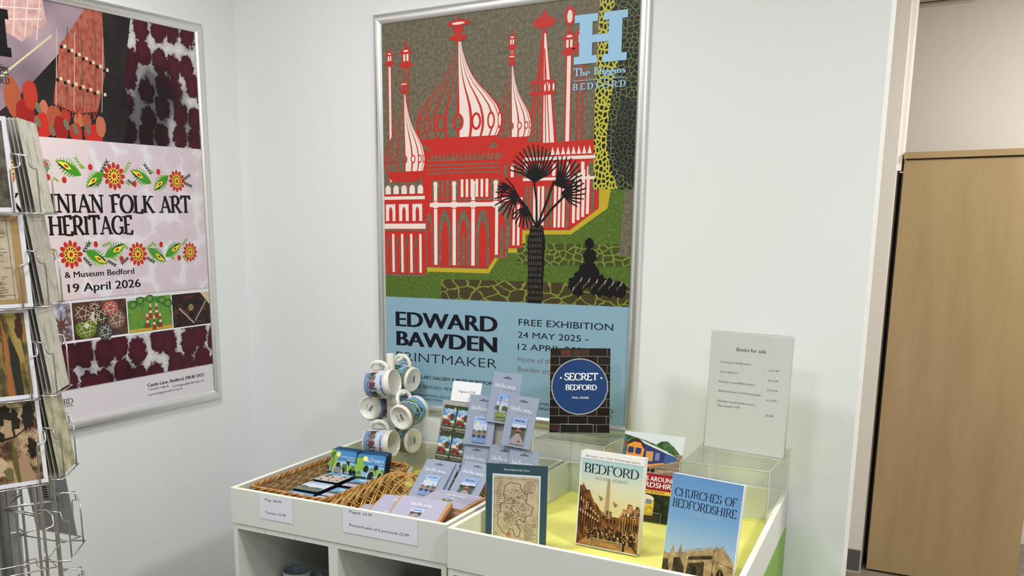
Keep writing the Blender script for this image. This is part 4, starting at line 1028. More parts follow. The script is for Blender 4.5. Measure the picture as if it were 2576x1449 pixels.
# ---------------------------------------------------------------- clear acrylic: book easels, risers, sign holder
def edge_box(b, a, c, mt=None):
    b.box(a, c, mt or CLEAR)
def easel(mw, t, label, group=None, wd=.07, x0=.048):
    root = empty('book_easel', mw, label, 'book stand', group)
    b = MB(); b.box((x0, -.0052, .0), (x0+wd, -.0032, .024), CLEAR); b.build('front_lip', root)
    b = MB(); b.box((x0, -.0052, -.0026), (x0+wd, t+.012, -.0006), CLEAR); b.build('ledge', root)
    b = MB(); b.box((x0+.01, t+.0012, -.0006), (x0+wd-.01, t+.0032, .12), CLEAR); b.build('back_rest', root)
    e = MB(); e.tube([(x0, -.0054, 0), (x0, -.0054, .022), (x0+.002, -.0054, .0245), (x0+wd-.002, -.0054, .0245), (x0+wd, -.0054, .022), (x0+wd, -.0054, 0)], .0005, CLEAREDGE, 4); e.build('polished_edge', root)
    return root
easel(pose(*PS), .009, 'clear easel under the blue roundel book', None, .09, .03)
easel(pose(*PB), .025, 'clear easel under the sepia street book', None, .085, .04)
easel(pose(*PR_), .010, 'clear easel under the railway book', None, .07, .06)
def riser(mw, w_, d, h, label):
    root = empty('acrylic_riser', mw, label, 'riser')
    t = .004
    b = MB(); b.box((0, 0, h-t), (w_, d, h), CLEAR, .0006); b.build('top_panel', root)
    for x in (0, w_-t):
        b = MB(); b.box((x, .0005, 0), (x+t, d-.0005, h-t-.0002), CLEAR); b.build('side_panel', root)
    b = MB(); b.box((t+.0002, d-t, 0), (w_-t-.0002, d, h-t-.0002), CLEAR); b.build('back_panel', root)
    e = MB()
    for y in (0, d):
        e.tube([(0, y, h), (w_, y, h)], .0009, CLEAREDGE, 4)
        for x in (0, w_): e.tube([(x, y, 0), (x, y, h)], .0007, CLEAREDGE, 4)
    for x in (0, w_): e.tube([(x, 0, h), (x, d, h)], .0008, CLEAREDGE, 4)
    e.build('polished_edges', root)
    return root
ZL = .6954
def flat(x, y, z, yaw): return Matrix.Translation((x, y, z)) @ Matrix.Rotation(math.radians(yaw), 4, 'Z')
riser(flat(1.262, -.264, ZL, -3), .205, .225, .2085, 'clear acrylic riser carrying the blue roundel book')
riser(flat(1.682, -.318, ZL, 1), .213, .262, .2085, 'clear acrylic riser carrying the books for sale sign')
PA = ((1.690, -.146, .9065), -10.3, 2.5)
sg = empty('sign_holder', pose(*PA), 'clear upright holder with a books for sale price sheet, on the right-hand riser', 'sign')
def art_sale(p):
    p.text('Books for sale', 106, 254, 8.4, TX, 1, 76, align='c', bold=.008)
    for t_, z, pr, zp, w_ in (('Churches of Bedfordshire', 221, '£15.99', 211, 80), ('Secret Bedford', 196, '£15.99', 186, 46), ('Railways around Bedfordshire', 171, '£15.99', 162, 94), ('Bedford: Britain in Old Photographs', 147, '£12.99', 137, 112), ("Elizabeth Snitch's Bedfordshire", 121, '', 0, 98), ('Map Sampler 1779', 109, '£5.00', 99, 60)):
        p.text(t_, 28, z, 4.6, ink(70, 70, 74), 1, w_)
        if pr: p.text(pr, 155, zp, 4.6, ink(70, 70, 74), 1, 25 if len(pr) > 5 else 20)
sheet('price_sheet', Matrix.Translation((.001, .0025, .001)), 210, 297, '', '', art_sale, parent=sg, front=ink(226, 226, 232, .5), side=WHITE)
b = MB(); b.box((0, 0, 0), (.213, .0018, .302), CLEAR); b.build('front_panel', sg)
b = MB(); b.box((0, .0032, 0), (.213, .005, .302), CLEAR); b.build('back_panel', sg)
b = MB(); b.box((0, .0052, 0), (.213, .055, .0022), CLEAR); b.box((0, -.03, 0), (.213, -.0002, .0022), CLEAR); b.build('foot', sg)
e = MB(); e.tube([(0, .001, 0), (0, .001, .302), (.213, .001, .302), (.213, .001, 0)], .0008, CLEAREDGE, 4); e.tube([(0, -.03, .002), (.213, -.03, .002)], .0008, CLEAREDGE, 4); e.build('polished_edge', sg)

# ---------------------------------------------------------------- magnets display
UP_, VP_ = 4, 18
def panel(u, v, off=0, roll=0):
    M0 = pose((1.08, -.28, .88), UP_, VP_)
    return M0 @ Matrix.Translation((u, -off, v)) @ Matrix.Rotation(math.radians(roll), 4, 'Y')
PACK = ink(158, 168, 188, .55); PACKL = ink(196, 200, 212)
st = empty('display_stand', panel(-.112, -.192, -.001), 'grey leaning stand holding magnet packs beside the mug tree', 'stand')
STG = mat('stand_grey', srgb(168, 166, 160), .5)
b = MB(); b.box((0, 0, 0), (.285, .003, .297), STG, .0006); b.build('panel', st)
b = MB(); b.box((0, -.022, 0), (.285, -.0002, .003), STG); b.box((0, -.022, .003), (.285, -.019, .014), STG); b.build('lip', st)
b = MB(); b.box((.09, .0032, .15), (.19, .0055, .16), STG); V_ = [(.1, .004, .2), (.18, .004, .2), (.18, .115, .045), (.1, .115, .045)]
b.idx([*V_, *[(x, y+.003, z+.002) for x, y, z in V_]], [(0, 1, 2, 3), (7, 6, 5, 4), (0, 4, 5, 1), (1, 5, 6, 2), (2, 6, 7, 3), (3, 7, 4, 0)], STG); b.build('prop', st)

SKYM = noisemat('print_sky_soft', 40, [(.35, srgb(150, 180, 226)), (.55, srgb(196, 210, 236)), (.75, srgb(228, 226, 236))], .3, sy=.6)
TREE = ink(78, 96, 66); TRED = ink(40, 52, 34)
def pic_bridge(p, x, y, w_, h, L):
    S = lambda a, c: (x+a*w_, y+c*h)
    p.rect(x, y, w_, h, ink(168, 196, 236, .3), L); p.rect(x, y+h*.42, w_, h*.3, ink(206, 216, 238, .3), L+1); p.rect(x, y, w_, h*.24, ink(126, 152, 200, .3), L+1)
    p.text('TOWN BRIDGE', *S(.5, .88), h*.05, ink(40, 50, 90), L+2, w_*.72, align='c', bold=.02)
    p.ell(*S(.3, .74), w_*.1, w_*.1, ink(240, 226, 140), L+2, 14)
    p.poly([S(0, .3), S(0, .44), S(.12, .52), S(.2, .46), S(.4, .44), S(.5, .5), S(.62, .46), S(.7, .5), S(.74, .7), S(.78, .5), S(1, .5), S(1, .3)], ink(150, 136, 132), L+3)
    p.blob(*S(.5, .42), w_*.14, h*.06, TREE, L+4); p.blob(*S(.88, .42), w_*.12, h*.06, TREE, L+4); p.rect(x, y+h*.4, w_*.14, h*.08, ink(150, 84, 76), L+4)
    p.rect(x, y+h*.26, w_, h*.1, ink(146, 130, 128), L+5)
    for k in (.12, .5, .86): p.ell(*S(k, .24), w_*.14, h*.06, ink(60, 66, 96), L+6, 14)
    p.ell(*S(.22, .12), w_*.05, h*.015, WHITE, L+7, 8)
def pic_lamp(p, x, y, w_, h, L):
    S = lambda a, c: (x+a*w_, y+c*h)
    p.rect(x, y, w_, h, ink(150, 176, 226, .3), L); p.rect(x, y+h*.4, w_, h*.3, ink(200, 206, 226, .3), L+1); p.rect(x, y, w_, h*.32, ink(132, 148, 88, .4), L+1); p.poly([S(0, .3), S(1, .3), S(1, .38), S(.3, .4)], ink(176, 170, 176), L+2)
    p.ell(*S(.72, .8), w_*.1, w_*.1, ink(244, 214, 110), L+2, 14)
    for a, c, r in ((.1, .46, .16), (.6, .46, .18), (.82, .44, .2)): p.blob(*S(a, c), r*w_, h*.1, TREE, L+3)
    p.line([S(.2, .26), S(.28, .82)], w_*.035, TX, L+4); p.ell(*S(.285, .86), w_*.04, h*.035, TX, L+4, 8)
    p.text('EMBANKMENT', *S(.5, .08), h*.05, ink(50, 60, 34), L+4, w_*.74, align='c', bold=.02); p.ell(*S(.74, .2), w_*.04, h*.02, WHITE, L+4, 8)
def pic_park(p, x, y, w_, h, L):
    S = lambda a, c: (x+a*w_, y+c*h)
    p.rect(x, y, w_, h, ink(160, 184, 232, .3), L); p.rect(x, y+h*.55, w_, h*.2, ink(216, 218, 234, .3), L+1)
    p.text('BEDFORD', *S(.5, .85), h*.07, ink(30, 34, 70), L+2, w_*.7, align='c', bold=.03)
    p.rect(x, y, w_, h*.58, ink(84, 92, 76), L+2)
    rg = random.Random(4)
    for k in range(9): p.blob(x+w_*(.06+k*.11), y+h*(.56+rg.uniform(0, .06)), w_*.09, h*.06, TRED, L+3, j=.3)
    p.poly([S(.28, .48), S(.72, .48), S(.64, .58), S(.36, .58)], ink(170, 96, 84), L+4); p.rect(x+w_*.34, y+h*.44, w_*.32, h*.05, ink(60, 34, 32), L+4)
    p.poly([S(0, 0), S(1, 0), S(1, .1), S(.6, .42), S(.4, .42), S(0, .14)], ink(168, 152, 160), L+4)
    p.ell(*S(.66, .13), w_*.09, h*.02, TX, L+5, 10); p.line([S(.6, .06), S(.6, .12)], w_*.02, TX, L+5); p.line([S(.73, .06), S(.73, .12)], w_*.02, TX, L+5)
def pack(mw, pic, label, w_=87, h=142, name='magnet_pack'):
    root = empty(name, mw, label, 'magnet pack', None)
    p = Pr(); p.slab(w_, h, .0012, PACK, PACK)
    cx = w_/2
    p.rrect(cx-13, h-17, 26, 4, 1.8, ink(92, 98, 112), 1); p.ell(cx, h-13.5, 5, 4, ink(92, 98, 112), 1, 10)
    p.text('tabitha mary', cx-4, h-42, 13, WHITE, 1, 64, 'hand', thick=.085, align='c', rot=-.03)
    p.text('Illustrated in Bedfordshire', cx+12, h-50, 2.6, ink(96, 100, 120), 1, 40, align='c')
    p.build('backing_card', root)
    p = Pr(); p.slab(41, 73, .003, ink(214, 218, 228), WHITE); pic(p, 0, 0, 41, 73, 1)
    o = p.build('magnet', root); o.location = (cx*.001-.0205+.002, -.0036, .008)
    b = MB(); b.idx([(-.001, -.0048, -.001), (w_*.001+.001, -.0048, -.001), (w_*.001+.001, -.0036, h*.001+.001), (-.001, -.0036, h*.001+.001), (-.001, .0014, -.001), (w_*.001+.001, .0014, -.001), (w_*.001+.001, .0014, h*.001+.001), (-.001, .0014, h*.001+.001)],
        [(0, 1, 2, 3), (0, 4, 5, 1), (1, 5, 6, 2), (0, 3, 7, 4)], FILM)
    b.build('plastic_sleeve', root)
    return root
pack(panel(-.0275, -.156, .0045), pic_bridge, 'magnet pack in the bottom row of the stand, nearest the kite magnets')
pack(panel(.059, -.150, .0125), pic_park, 'magnet pack in the bottom row of the stand, middle, mostly hidden')
pack(panel(.122, -.156, .0185), pic_lamp, 'magnet pack in the bottom row of the stand, right end')
pack(panel(-.024, -.015, .012, .5), pic_bridge, 'magnet pack with a bridge picture, upper left on the stand below the price card')
pack(panel(.038, .054, .020, 2.5), pic_lamp, 'magnet pack with a lamp post picture, highest on the stand')
pack(panel(.095, -.007, .028, 4), pic_park, 'magnet pack with a park and dog picture, right side of the stand')
# kite and car magnets: two columns
def art_kite(p):
    p.rect(0, 0, 42, 78, ink(60, 66, 50), 1); p.rect(1.2, 34, 39.6, 38, ink(96, 152, 200, .3), 2); p.blob(21, 62, 17, 10, ink(150, 190, 220), 3, j=.3)
    for k, (x, z, c) in enumerate(((8, 66, (70, 60, 90)), (16, 58, (190, 90, 70)), (26, 68, (60, 80, 140)), (34, 66, (40, 50, 40)), (30, 60, (206, 190, 90)))): p.poly([(x-2, z), (x, z+3), (x+2, z), (x, z-3)], ink(*c), 4)
    p.rect(1.2, 68, 39.6, 6, ink(52, 74, 50), 4); p.rect(34, 60, 4, 12, ink(220, 210, 130), 5)
    p.poly([(1.2, 36), (1.2, 48), (12, 46), (18, 56), (26, 46), (26, 36)], ink(224, 206, 200), 5); p.blob(30, 46, 9, 9, ink(74, 66, 48), 6, j=.25); p.rect(16, 40, 8, 8, ink(170, 90, 70), 6)
    p.rect(1.2, 20, 39.6, 18, ink(104, 124, 84), 5); p.poly([(2, 24), (30, 22), (30, 28), (22, 31), (16, 35), (8, 35), (4, 30)], ink(136, 34, 40), 7); p.rect(28, 28, 12, 6, ink(206, 210, 206), 7)
    p.ell(8, 24, 3, 3, TX, 8, 10); p.ell(25, 23, 3, 3, TX, 8, 10)
    p.rect(0, 0, 42, 20, ink(72, 72, 56), 8); p.text('KITE & MOTORING', 21, 10, 4, ink(226, 224, 210), 9, 37, align='c', bold=.02); p.text('festival, Bedford', 21, 4.5, 2.6, ink(200, 198, 184), 9, 27, align='c')
proto = None
names_r = ['top', 'middle', 'bottom']; names_c = ['left', 'right']
for r_ in range(3):
    for c_ in range(2):
        mw = panel(-.106+c_*.0435-r_*.0045, .0145-r_*.0805-c_*.0016, .0045, 3)
        lb = 'kite and red car magnet, %s row, %s column of the stand' % (names_r[r_], names_c[c_])
        if proto is None:
            p = Pr(); p.slab(42, 78, .003, ink(60, 66, 56), WHITE); art_kite(p); proto = p.build('fridge_magnet', mw=mw); tag(proto, lb, 'magnet', 'kite and car magnets on the stand')
        else:
            o = copy_tree(proto, mw=mw); o['label'] = lb
sheet('price_card', panel(-.088, .105, .001, 1), 91, 58, 'white card reading magnets price, standing on top of the magnet stand', 'label', lambda p: p.text('Magnets £3.99', 47, 26, 6.4, TX, 1, 52, align='c'), t=.002)

# ---------------------------------------------------------------- mugs
MUGIN = CERAM
def mug_print_town(p):
    p.rect(-55, 8, 110, 70, ink(186, 204, 232, .25), 0); p.rect(-55, 8, 110, 20, ink(128, 150, 190, .25), 1); p.rect(-55, 50, 110, 28, ink(206, 216, 236, .25), 1)
    rg = random.Random(8)
    for k in range(14):
        x = -54+k*7.7; p.poly([(x, 28), (x+8, 28), (x+8, 40+rg.uniform(0, 14)), (x+4, 46+rg.uniform(0, 12)), (x, 38+rg.uniform(0, 10))], rg.choice([ink(92, 84, 84), ink(84, 92, 66), ink(150, 136, 130), ink(120, 104, 100), ink(60, 66, 56), ink(130, 60, 62)]), 2+k % 2)
    p.poly([(6, 30), (14, 30), (11, 72), (9, 72)], ink(170, 170, 180), 4)
    p.ell(30, 62, 6, 6, ink(240, 228, 150), 3, 14)
    for x in (-40, -10, 22, 50): p.ell(x, 26, 10, 6, ink(60, 62, 80), 4, 12)
    p.text('TOWN BRIDGE', 0, 66, 7, ink(44, 54, 84), 5, 72, align='c', bold=.02)
def mug_print_bridge(p):
    p.rect(-55, 8, 110, 70, ink(112, 166, 212, .25), 0); p.rect(-55, 8, 110, 16, ink(120, 124, 110), 1)
    rg = random.Random(9)
    for k in range(16): p.blob(-50+k*6.6, 32+rg.uniform(0, 22), 8, 12, rg.choice([ink(128, 160, 90), ink(52, 70, 46), ink(150, 176, 104), ink(74, 96, 66)]), 2+k % 3)
    p.line(arc(0, 16, 46, 34, 10, 170, 20), 2.4, WHITE, 6)
def mug(label, prt=None, sticker=True, body=CERAM, group=None, name='mug'):
    root = empty(name, Matrix.Identity(4), label, 'mug', group)
    R_, h = .041, .096
    b = MB()
    b.lathe([(0, .004), (.031, .004), (.033, .0), (.0365, 0), (.0395, .003), (R_, .01), (R_, h-.003), (.0404, h-.0005), (.0392, h), (.0378, h-.002), (.0374, .012), (.034, .006), (0, .0055)][0:13], body, 48)
    b.build('body', root)
    b = MB()
    pts = []
    for i in range(17):
        a = PI*(-.5+i/16); pts.append((R_-.003+.031*math.cos(a)**.75 if math.cos(a) > 0 else R_-.003, 0, .05+.031*math.sin(a)))
    n = len(pts)
    b.tube([(R_-.003, 0, .019)]+pts+[(R_-.003, 0, .081)], .0062, body, 10)
    b.build('handle', root)
    if prt:
        p = Pr(wrap=(.0413, 0, 1)); prt(p); p.build('printed_picture', root); p = Pr(wrap=(.0413, 0, 1)); prt(p); q_ = p.build('printed_picture', root); q_.rotation_euler = (0, 0, PI)
    if sticker:
        p = Pr(); p.rect(-13, -14, 26, 30, ink(226, 226, 222), 0)
        p.text('£8.99', 0, 8, 5, TX, 1, 20, align='c')
        for k in range(11): p.rect(-10+k*1.9, -9, .8+(k % 3)*.4, 9, TX, 1)
        o = p.build('price_sticker', root); o.rotation_euler = (math.radians(90), 0, 0); o.location = (0, 0, .0034)
        # facing down: front of sheet looks to -z
    return root
def mugpose(center, axis, handle):
    """axis = towards the open end, handle = direction of the handle"""
    Z = Vector(axis).normalized(); X = Vector(handle); X = (X-Z*X.dot(Z)).normalized(); Y = Z.cross(X)
    M_ = Matrix.Identity(4)
    c = Vector(center)-Z*.048
    for i in range(3): M_[i][0], M_[i][1], M_[i][2], M_[i][3] = X[i], Y[i], Z[i], c[i]
    return M_
mt_ = empty('mug_tree', Matrix.Translation((.697, -.125, ZL)), 'white wooden mug tree with six hanging mugs, back left of the basket tray', 'mug tree')
WPT = mat('white_wood', srgb(232, 230, 220), .45)
b = MB(); b.lathe([(0, 0), (.066, 0), (.068, .004), (.068, .014), (.064, .018), (0, .018)], WPT, 40); b.build('base', mt_)
b = MB(); b.lathe([(0, .0182), (.0135, .0182), (.0135, .382), (.012, .385), (0, .385)], WPT, 24); b.build('pole', mt_)
proto_m = {}
MUGS = [  # centre, opening axis, handle, print, label
 ((.700, -.180, .994), (1, .06, .16), (-.25, -.15, 1), 't', 'mug with a skyline print, top left on the mug tree, opening to the right'),
 ((.700, -.066, .998), (-1, .1, .1), (-.1, 0, 1), 'b', 'mug hanging top right on the mug tree, base showing, behind the pole'),
 ((.626, -.105, .900), (-.1, .97, -.12), (.5, .1, .9), 't', 'mug hanging middle left on the mug tree, base and price sticker showing'),
 ((.806, -.190, .914), (.05, .95, .16), (-.35, 0, 1), 'b', 'mug with a green print, middle right on the mug tree, base showing'),
 ((.693, -.180, .806), (1, .06, .06), (-.2, -.1, 1), 't', 'mug with a bridge print, bottom left on the mug tree, opening to the right'),
 ((.709, -.078, .797), (-1, .14, -.05), (0, 0, 1), 'b', 'mug hanging bottom right on the mug tree, base showing'),
]
for c_, ax, hd, pk, lb in MUGS:
    if pk not in proto_m: r_ = mug(lb, mug_print_town if pk == 't' else mug_print_bridge, group='printed mugs hanging on the mug tree'); proto_m[pk] = r_
    else: r_ = copy_tree(proto_m[pk]); r_['label'] = lb
    M_ = mugpose(c_, ax, hd); r_.matrix_world = M_
    if pk == 't' or pk == 'b':
        pass
    # peg through the handle
    hp = M_ @ Vector((.056, 0, .05)); pl = Vector((.697, -.125, hp.z-.02)); d = Vector((hp.x, hp.y, 0))-Vector((pl.x, pl.y, 0))
    if d.length < .02: d = Vector((-.03, -.02, 0))
    dn = d.normalized()
    hpt = hp+Vector((0, 0, .006))
    b = MB(); st_ = Vector((pl.x, pl.y, hpt.z-.25*(d.length)))+dn*.010; en = hpt+dn*.022+Vector((0, 0, .006))
    b.tube([st_-mt_.matrix_world.translation, (hpt-mt_.matrix_world.translation), en-dn*.003-mt_.matrix_world.translation, en-mt_.matrix_world.translation], [.0052, .0052, .0052, .003], WPT, 12)
    b.build('peg', mt_)
# mugs in the cubbies
SLATE = mat('slate_glaze', srgb(140, 156, 166), .25, coat=.2)
m0 = mug('slate mug standing in the left cubby, nearer the front', None, False, SLATE, 'slate mugs standing in the cubbies')
def rimmed(root):
    b = MB(); b.lathe([(.0411, .0865), (.0414, .088), (.0414, .0935), (.0405, .0965), (.0392, .0968)], mat('pale_glaze', srgb(206, 208, 206), .25, coat=.2), 48); b.build('rim_band', root)
rimmed(m0)
for k, (x, y, lb, yw) in enumerate(((.640, -.545, 'slate mug standing in the left cubby, front one', 80), (.752, -.51, 'slate mug half hidden by the cubby divider, behind the front mug', 50), (.978, -.43, 'slate mug standing in the right cubby of the left shelf unit', 50))):
    r_ = m0 if k == 0 else copy_tree(m0)
    r_['label'] = lb; r_.matrix_world = flat(x, y, .3953, yw)

# ---------------------------------------------------------------- wicker basket with coasters
def rloop(cx, cy, hx, hy, r, n=96):
    P = []
    per = 4*(hx+hy)-8*r+2*PI*r
    for i in range(n):
        d = per*i/n
        segs = [('l', (cx-hx+r, cy-hy), (1, 0), 2*hx-2*r), ('a', (cx+hx-r, cy-hy+r), -90, PI*r/2), ('l', (cx+hx, cy-hy+r), (0, 1), 2*hy-2*r), ('a', (cx+hx-r, cy+hy-r), 0, PI*r/2),
                ('l', (cx+hx-r, cy+hy), (-1, 0), 2*hx-2*r), ('a', (cx-hx+r, cy+hy-r), 90, PI*r/2), ('l', (cx-hx, cy+hy-r), (0, -1), 2*hy-2*r), ('a', (cx-hx+r, cy-hy+r), 180, PI*r/2)]
        for s_ in segs:
            if d <= s_[3]+1e-9:
                if s_[0] == 'l': P.append((s_[1][0]+s_[2][0]*d, s_[1][1]+s_[2][1]*d, -s_[2][1]*-1 if False else s_[2][1], -s_[2][0]))
                else:
                    a = math.radians(s_[2])+d/r; P.append((s_[1][0]+r*math.cos(a), s_[1][1]+r*math.sin(a), math.cos(a), math.sin(a)))
                break
            d -= s_[3]
    return P
def basket(cx, cy, hx, hy, z0, z1, label, flare=.012, lattice=False, rise=None):
    root = empty('wicker_basket', Matrix.Translation((cx, cy, z0)), label, 'basket')
    n = 144
    hgt = z1-z0
    def loop(t, ph=0, amp=.0022, k=24, ex=0):
        f = flare*(1-t)
        P = rloop(0, 0, hx-f, hy-f, .03, n); out = []
        for i, (x, y, nx, ny) in enumerate(P):
            w_ = amp*math.sin(2*PI*k*i/n+ph)+ex
            zz = hgt*t*(1+(rise(x, y) if rise else 0))
            out.append((x+nx*w_, y+ny*w_, zz))
        return out
    b = MB(); P = rloop(0, 0, hx-flare-.002, hy-flare-.002, .028, 48)
    lo = [(x, y) for x, y, _, _ in P]; b.hexa(lo, lo, .0005, .005, WICKP if lattice else WICK); b.build('base', root)
    if not lattice:
        rows = 9; b = MB()
        for r_ in range(rows): b.tube(loop((r_+.7)/(rows+.6), PI*(r_ % 2)), .0027, WICK, 5, closed=True)
        Lo = loop(.02, amp=0); Hi = loop(1, amp=0)
        for i in range(0, n, 6): b.tube([Lo[i], Hi[i]], .0021, WICKP, 5)
        b.build('woven_side', root)
    else:
        b = MB(); Ls = [loop(t/6, amp=0, ex=0) for t in range(7)]
        for i in range(0, n, 6):
            for dr in (1, -1):
                for q in (0, 1.7):
                    pts = []
                    for k in range(7):
                        j = i+dr*k*2.2+q; j0 = int(math.floor(j)) % n; j1 = (j0+1) % n; fr = j-math.floor(j)
                        a, c = Ls[k][j0], Ls[k][j1]; p_ = Vector(a).lerp(Vector(c), fr)
                        nrm = Vector((p_.x/hx, p_.y/hy, 0)).normalized()
                        pts.append(p_+nrm*(.0016*dr*(1 if k % 2 else -1)))
                    b.tube(pts, .0025, WICKP, 5)
        b.build('lattice_side', root)
        b = MB()
        for t in (.1, .3): b.tube(loop(t, amp=.0015, k=36), .002, WICKP, 5, closed=True)
        b.build('woven_band', root)
    b = MB(); H_ = loop(1, amp=0)
    if not lattice:
        for q in range(3):
            pts = []
            for i, (x, y, z) in enumerate(H_):
                nx, ny = rloop(0, 0, hx, hy, .03, n)[i][2:] if False else (0, 0)
                a = 2*PI*q/3+2*PI*i*18/n
                v_ = Vector((x/hx, y/hy, 0)).normalized()
                pts.append((x+v_.x*.0042*math.cos(a), y+v_.y*.0042*math.cos(a), z+.0042*math.sin(a)))
            b.tube(pts, .0033, WICK, 6, closed=True)
    else:
        for i in range(0, n, 4):
            for e_ in (0, .0042):
                pts = []
                for k in range(11):
                    t = k/10; j = (i+t*13) % n; j0 = int(j) % n; j1 = (j0+1) % n; fr = j-int(j)
                    p_ = Vector(H_[j0]).lerp(Vector(H_[j1]), fr); nrm = Vector((p_.x/hx, p_.y/hy, 0)).normalized()
                    pts.append(p_+nrm*(.006*math.cos(PI*t)+.001)+Vector((0, 0, -.013+.017*math.sin(PI*t)-e_)))
                b.tube(pts, .0021, WICKP, 5)
    b.build('rim', root)
    return root
basket(.7385, -.487, .1315, .207, ZL+.0005, .776, 'brown wicker basket filled with picture coasters, left in the tray')
basket(1.0535, -.535, .176, .166, ZL+.0005, .768, 'pale lattice wicker basket holding magnet packs and postcard packs', flare=.02, lattice=True, rise=lambda x, y: .16*math.exp(-((y-.12)/.08)**2))

# coasters
BSK = ink(72, 142, 200, .2); BS2 = ink(150, 194, 226, .2)
def art_arch(p, butterfly=False):
    p.rrect(1.5, 1.5, 92, 92, 7, BSK, 1)
    p.poly([(2, 24), (93, 24), (93, 58), (60, 62), (2, 60)], BS2, 2)
    rg = random.Random(6 if butterfly else 5)
    LG = ink(142, 184, 76); MG = ink(90, 136, 56); DG_ = ink(26, 44, 30)
    for k in range(14): p.blob(11+rg.uniform(-8, 10), 20+rg.uniform(0, 66), 9, 9, rg.choice([LG, MG, LG]), 3+k % 3)
    p.ell(28, 80, 8, 8, ink(244, 240, 160), 5, 18)
    for x, z, r_, c_ in ((34, 50, 9, DG_), (64, 40, 9, MG), (54, 44, 9, MG), (76, 42, 10, LG), (66, 56, 7, DG_), (84, 34, 9, DG_), (50, 34, 10, DG_), (88, 44, 7, MG)): p.blob(x, z, r_, r_*1.1, c_, 6)
    p.rect(2, 16, 91, 10, ink(38, 44, 36), 7); p.rrect(1.5, 1.5, 92, 17, 6, ink(120, 130, 140), 8)
    if butterfly:
        p.line([(38, 12)]+arc(54, 22, 14, 24, 160, 20, 10)+[(92, 12)], 2, ink(222, 232, 222), 9); p.line([(92, 18)]+arc(82, 26, 8, 20, 0, 150, 10)+[(50, 4)], 1.8, ink(222, 232, 222), 9)
        p.text('BUTTERFLY', 90, 70, 9, WHITE, 9, 56, align='r', bold=.01); p.text('BRIDGE', 88, 63, 3.4, WHITE, 9, align='r'); p.text('BEDFORD', 38, 82, 2.6, WHITE, 9)
    else:
        p.poly([(8, 10), (20, 32), (34, 44), (52, 34), (60, 6), (46, 4), (40, 20), (30, 30), (20, 20), (14, 8)], ink(150, 146, 152), 8)
        p.line([(14, 16)]+arc(34, 34, 16, 24, 165, 20, 12)+[(54, 6)], 2.4, ink(226, 230, 222), 9); p.line([(38, 50)]+arc(56, 36, 14, 22, 130, 10, 12)+[(76, 6)], 2.4, ink(226, 230, 222), 9)
        p.text('SUSPENSION BRIDGE', 90, 72, 4.6, WHITE, 9, 52, align='r'); p.text('BEDFORD', 90, 65, 4, WHITE, 9, 26, align='r')
        p.line([(8, 4), (14, 88)], 1.5, TX, 9)
def art_flatA(p):
    p.rrect(1.5, 1.5, 92, 92, 7, ink(206, 190, 178, .2), 1); p.rrect(1.5, 70, 92, 23.5, 6, ink(96, 160, 204, .2), 2); p.ell(60, 84, 14, 4, WHITE, 3, 14); p.ell(84, 76, 5, 4, ink(240, 232, 160), 3, 12)
    rg = random.Random(21)
    for k in range(60): p.poly([(x0, z0), (x0+rg.uniform(6, 14), z0+rg.uniform(-3, 3)), (x0+rg.uniform(2, 8), z0+rg.uniform(4, 10))], rg.choice([ink(70, 34, 28), ink(232, 220, 214), ink(110, 110, 80), ink(236, 230, 226), ink(50, 34, 28)]), 3+k % 4) if (x0 := rg.uniform(4, 78)) and (z0 := rg.uniform(6, 62)) else None
def art_flatB(p):
    p.rrect(1.5, 1.5, 92, 92, 7, ink(176, 196, 226, .2), 1); p.rrect(1.5, 40, 92, 30, 6, ink(214, 222, 236, .2), 2); p.ell(80, 72, 6, 5, ink(244, 238, 160), 3, 12)
    for x, z, r_ in ((14, 36, 14), (30, 30, 12), (62, 26, 20), (80, 30, 12), (46, 24, 10)): p.blob(x, z, r_, r_*.7, ink(92, 102, 84), 4)
    p.rrect(1.5, 1.5, 92, 20, 6, ink(112, 122, 98), 5)
def art_flatC(p):
    p.rrect(1.5, 1.5, 92, 92, 7, ink(108, 166, 210, .2), 1); p.ell(40, 76, 22, 6, ink(214, 226, 238), 2, 18); p.poly([(2, 44), (30, 52), (60, 46), (93, 54), (93, 30), (2, 26)], ink(60, 76, 54), 2); p.rrect(1.5, 1.5, 92, 28, 6, ink(190, 184, 196), 3)
    p.line([(6, 36), (90, 32)], 3, ink(150, 120, 90), 3); p.ell(70, 40, 12, 5, ink(110, 140, 70), 4, 12)
def coaster(art, lb, grp):
    p = Pr(); p.slab(95, 95, .0042, ink(14, 20, 34), ink(24, 40, 70), r=8); art(p)
    o = p.build('coaster'); return tag(o, lb, 'coaster', grp)
def stand_row(X, yaw, lean, n, art, nm, grp):
    pr = None
    for k in range(n):
        B_ = Vector((-math.sin(math.radians(yaw)), math.cos(math.radians(yaw)), 0))
        mw = pose(Vector(X)+B_*k*.0075, yaw, lean-k*.6)
        lb = ('%s coaster standing at the front of its row in the brown basket' % nm) if k == 0 else '%s coaster standing upright, %s behind the front one' % (nm, ['', 'directly', 'second', 'third', 'fourth', 'last'][k])
        if pr is None: pr = coaster(art, lb, grp); pr.matrix_world = mw
        else: o = copy_tree(pr, mw=mw); o['label'] = lb
stand_row((.628, -.377, .7245), 0, 20, 5, lambda p: art_arch(p), 'suspension bridge', 'standing coasters, left row')
stand_row((.733, -.386, .7245), 9, 22, 6, lambda p: art_arch(p, True), 'butterfly bridge', 'standing coasters, right row')
Zc = ZL+.006
STK = [(.709, -.446, 0, 13, art_flatA, 'rooftops', 2), (.808, -.446, 3, 12, art_flatC, 'green riverbank', -4), (.709, -.539, 2, 12, art_flatB, 'misty trees', 5), (.808, -.540, 2, 11, art_flatC, 'pale river', -2), (.710, -.632, 0, 11, art_flatC, 'cloudy sky', 0), (.808, -.634, 0, 11, art_flatB, 'hazy park', 3)]
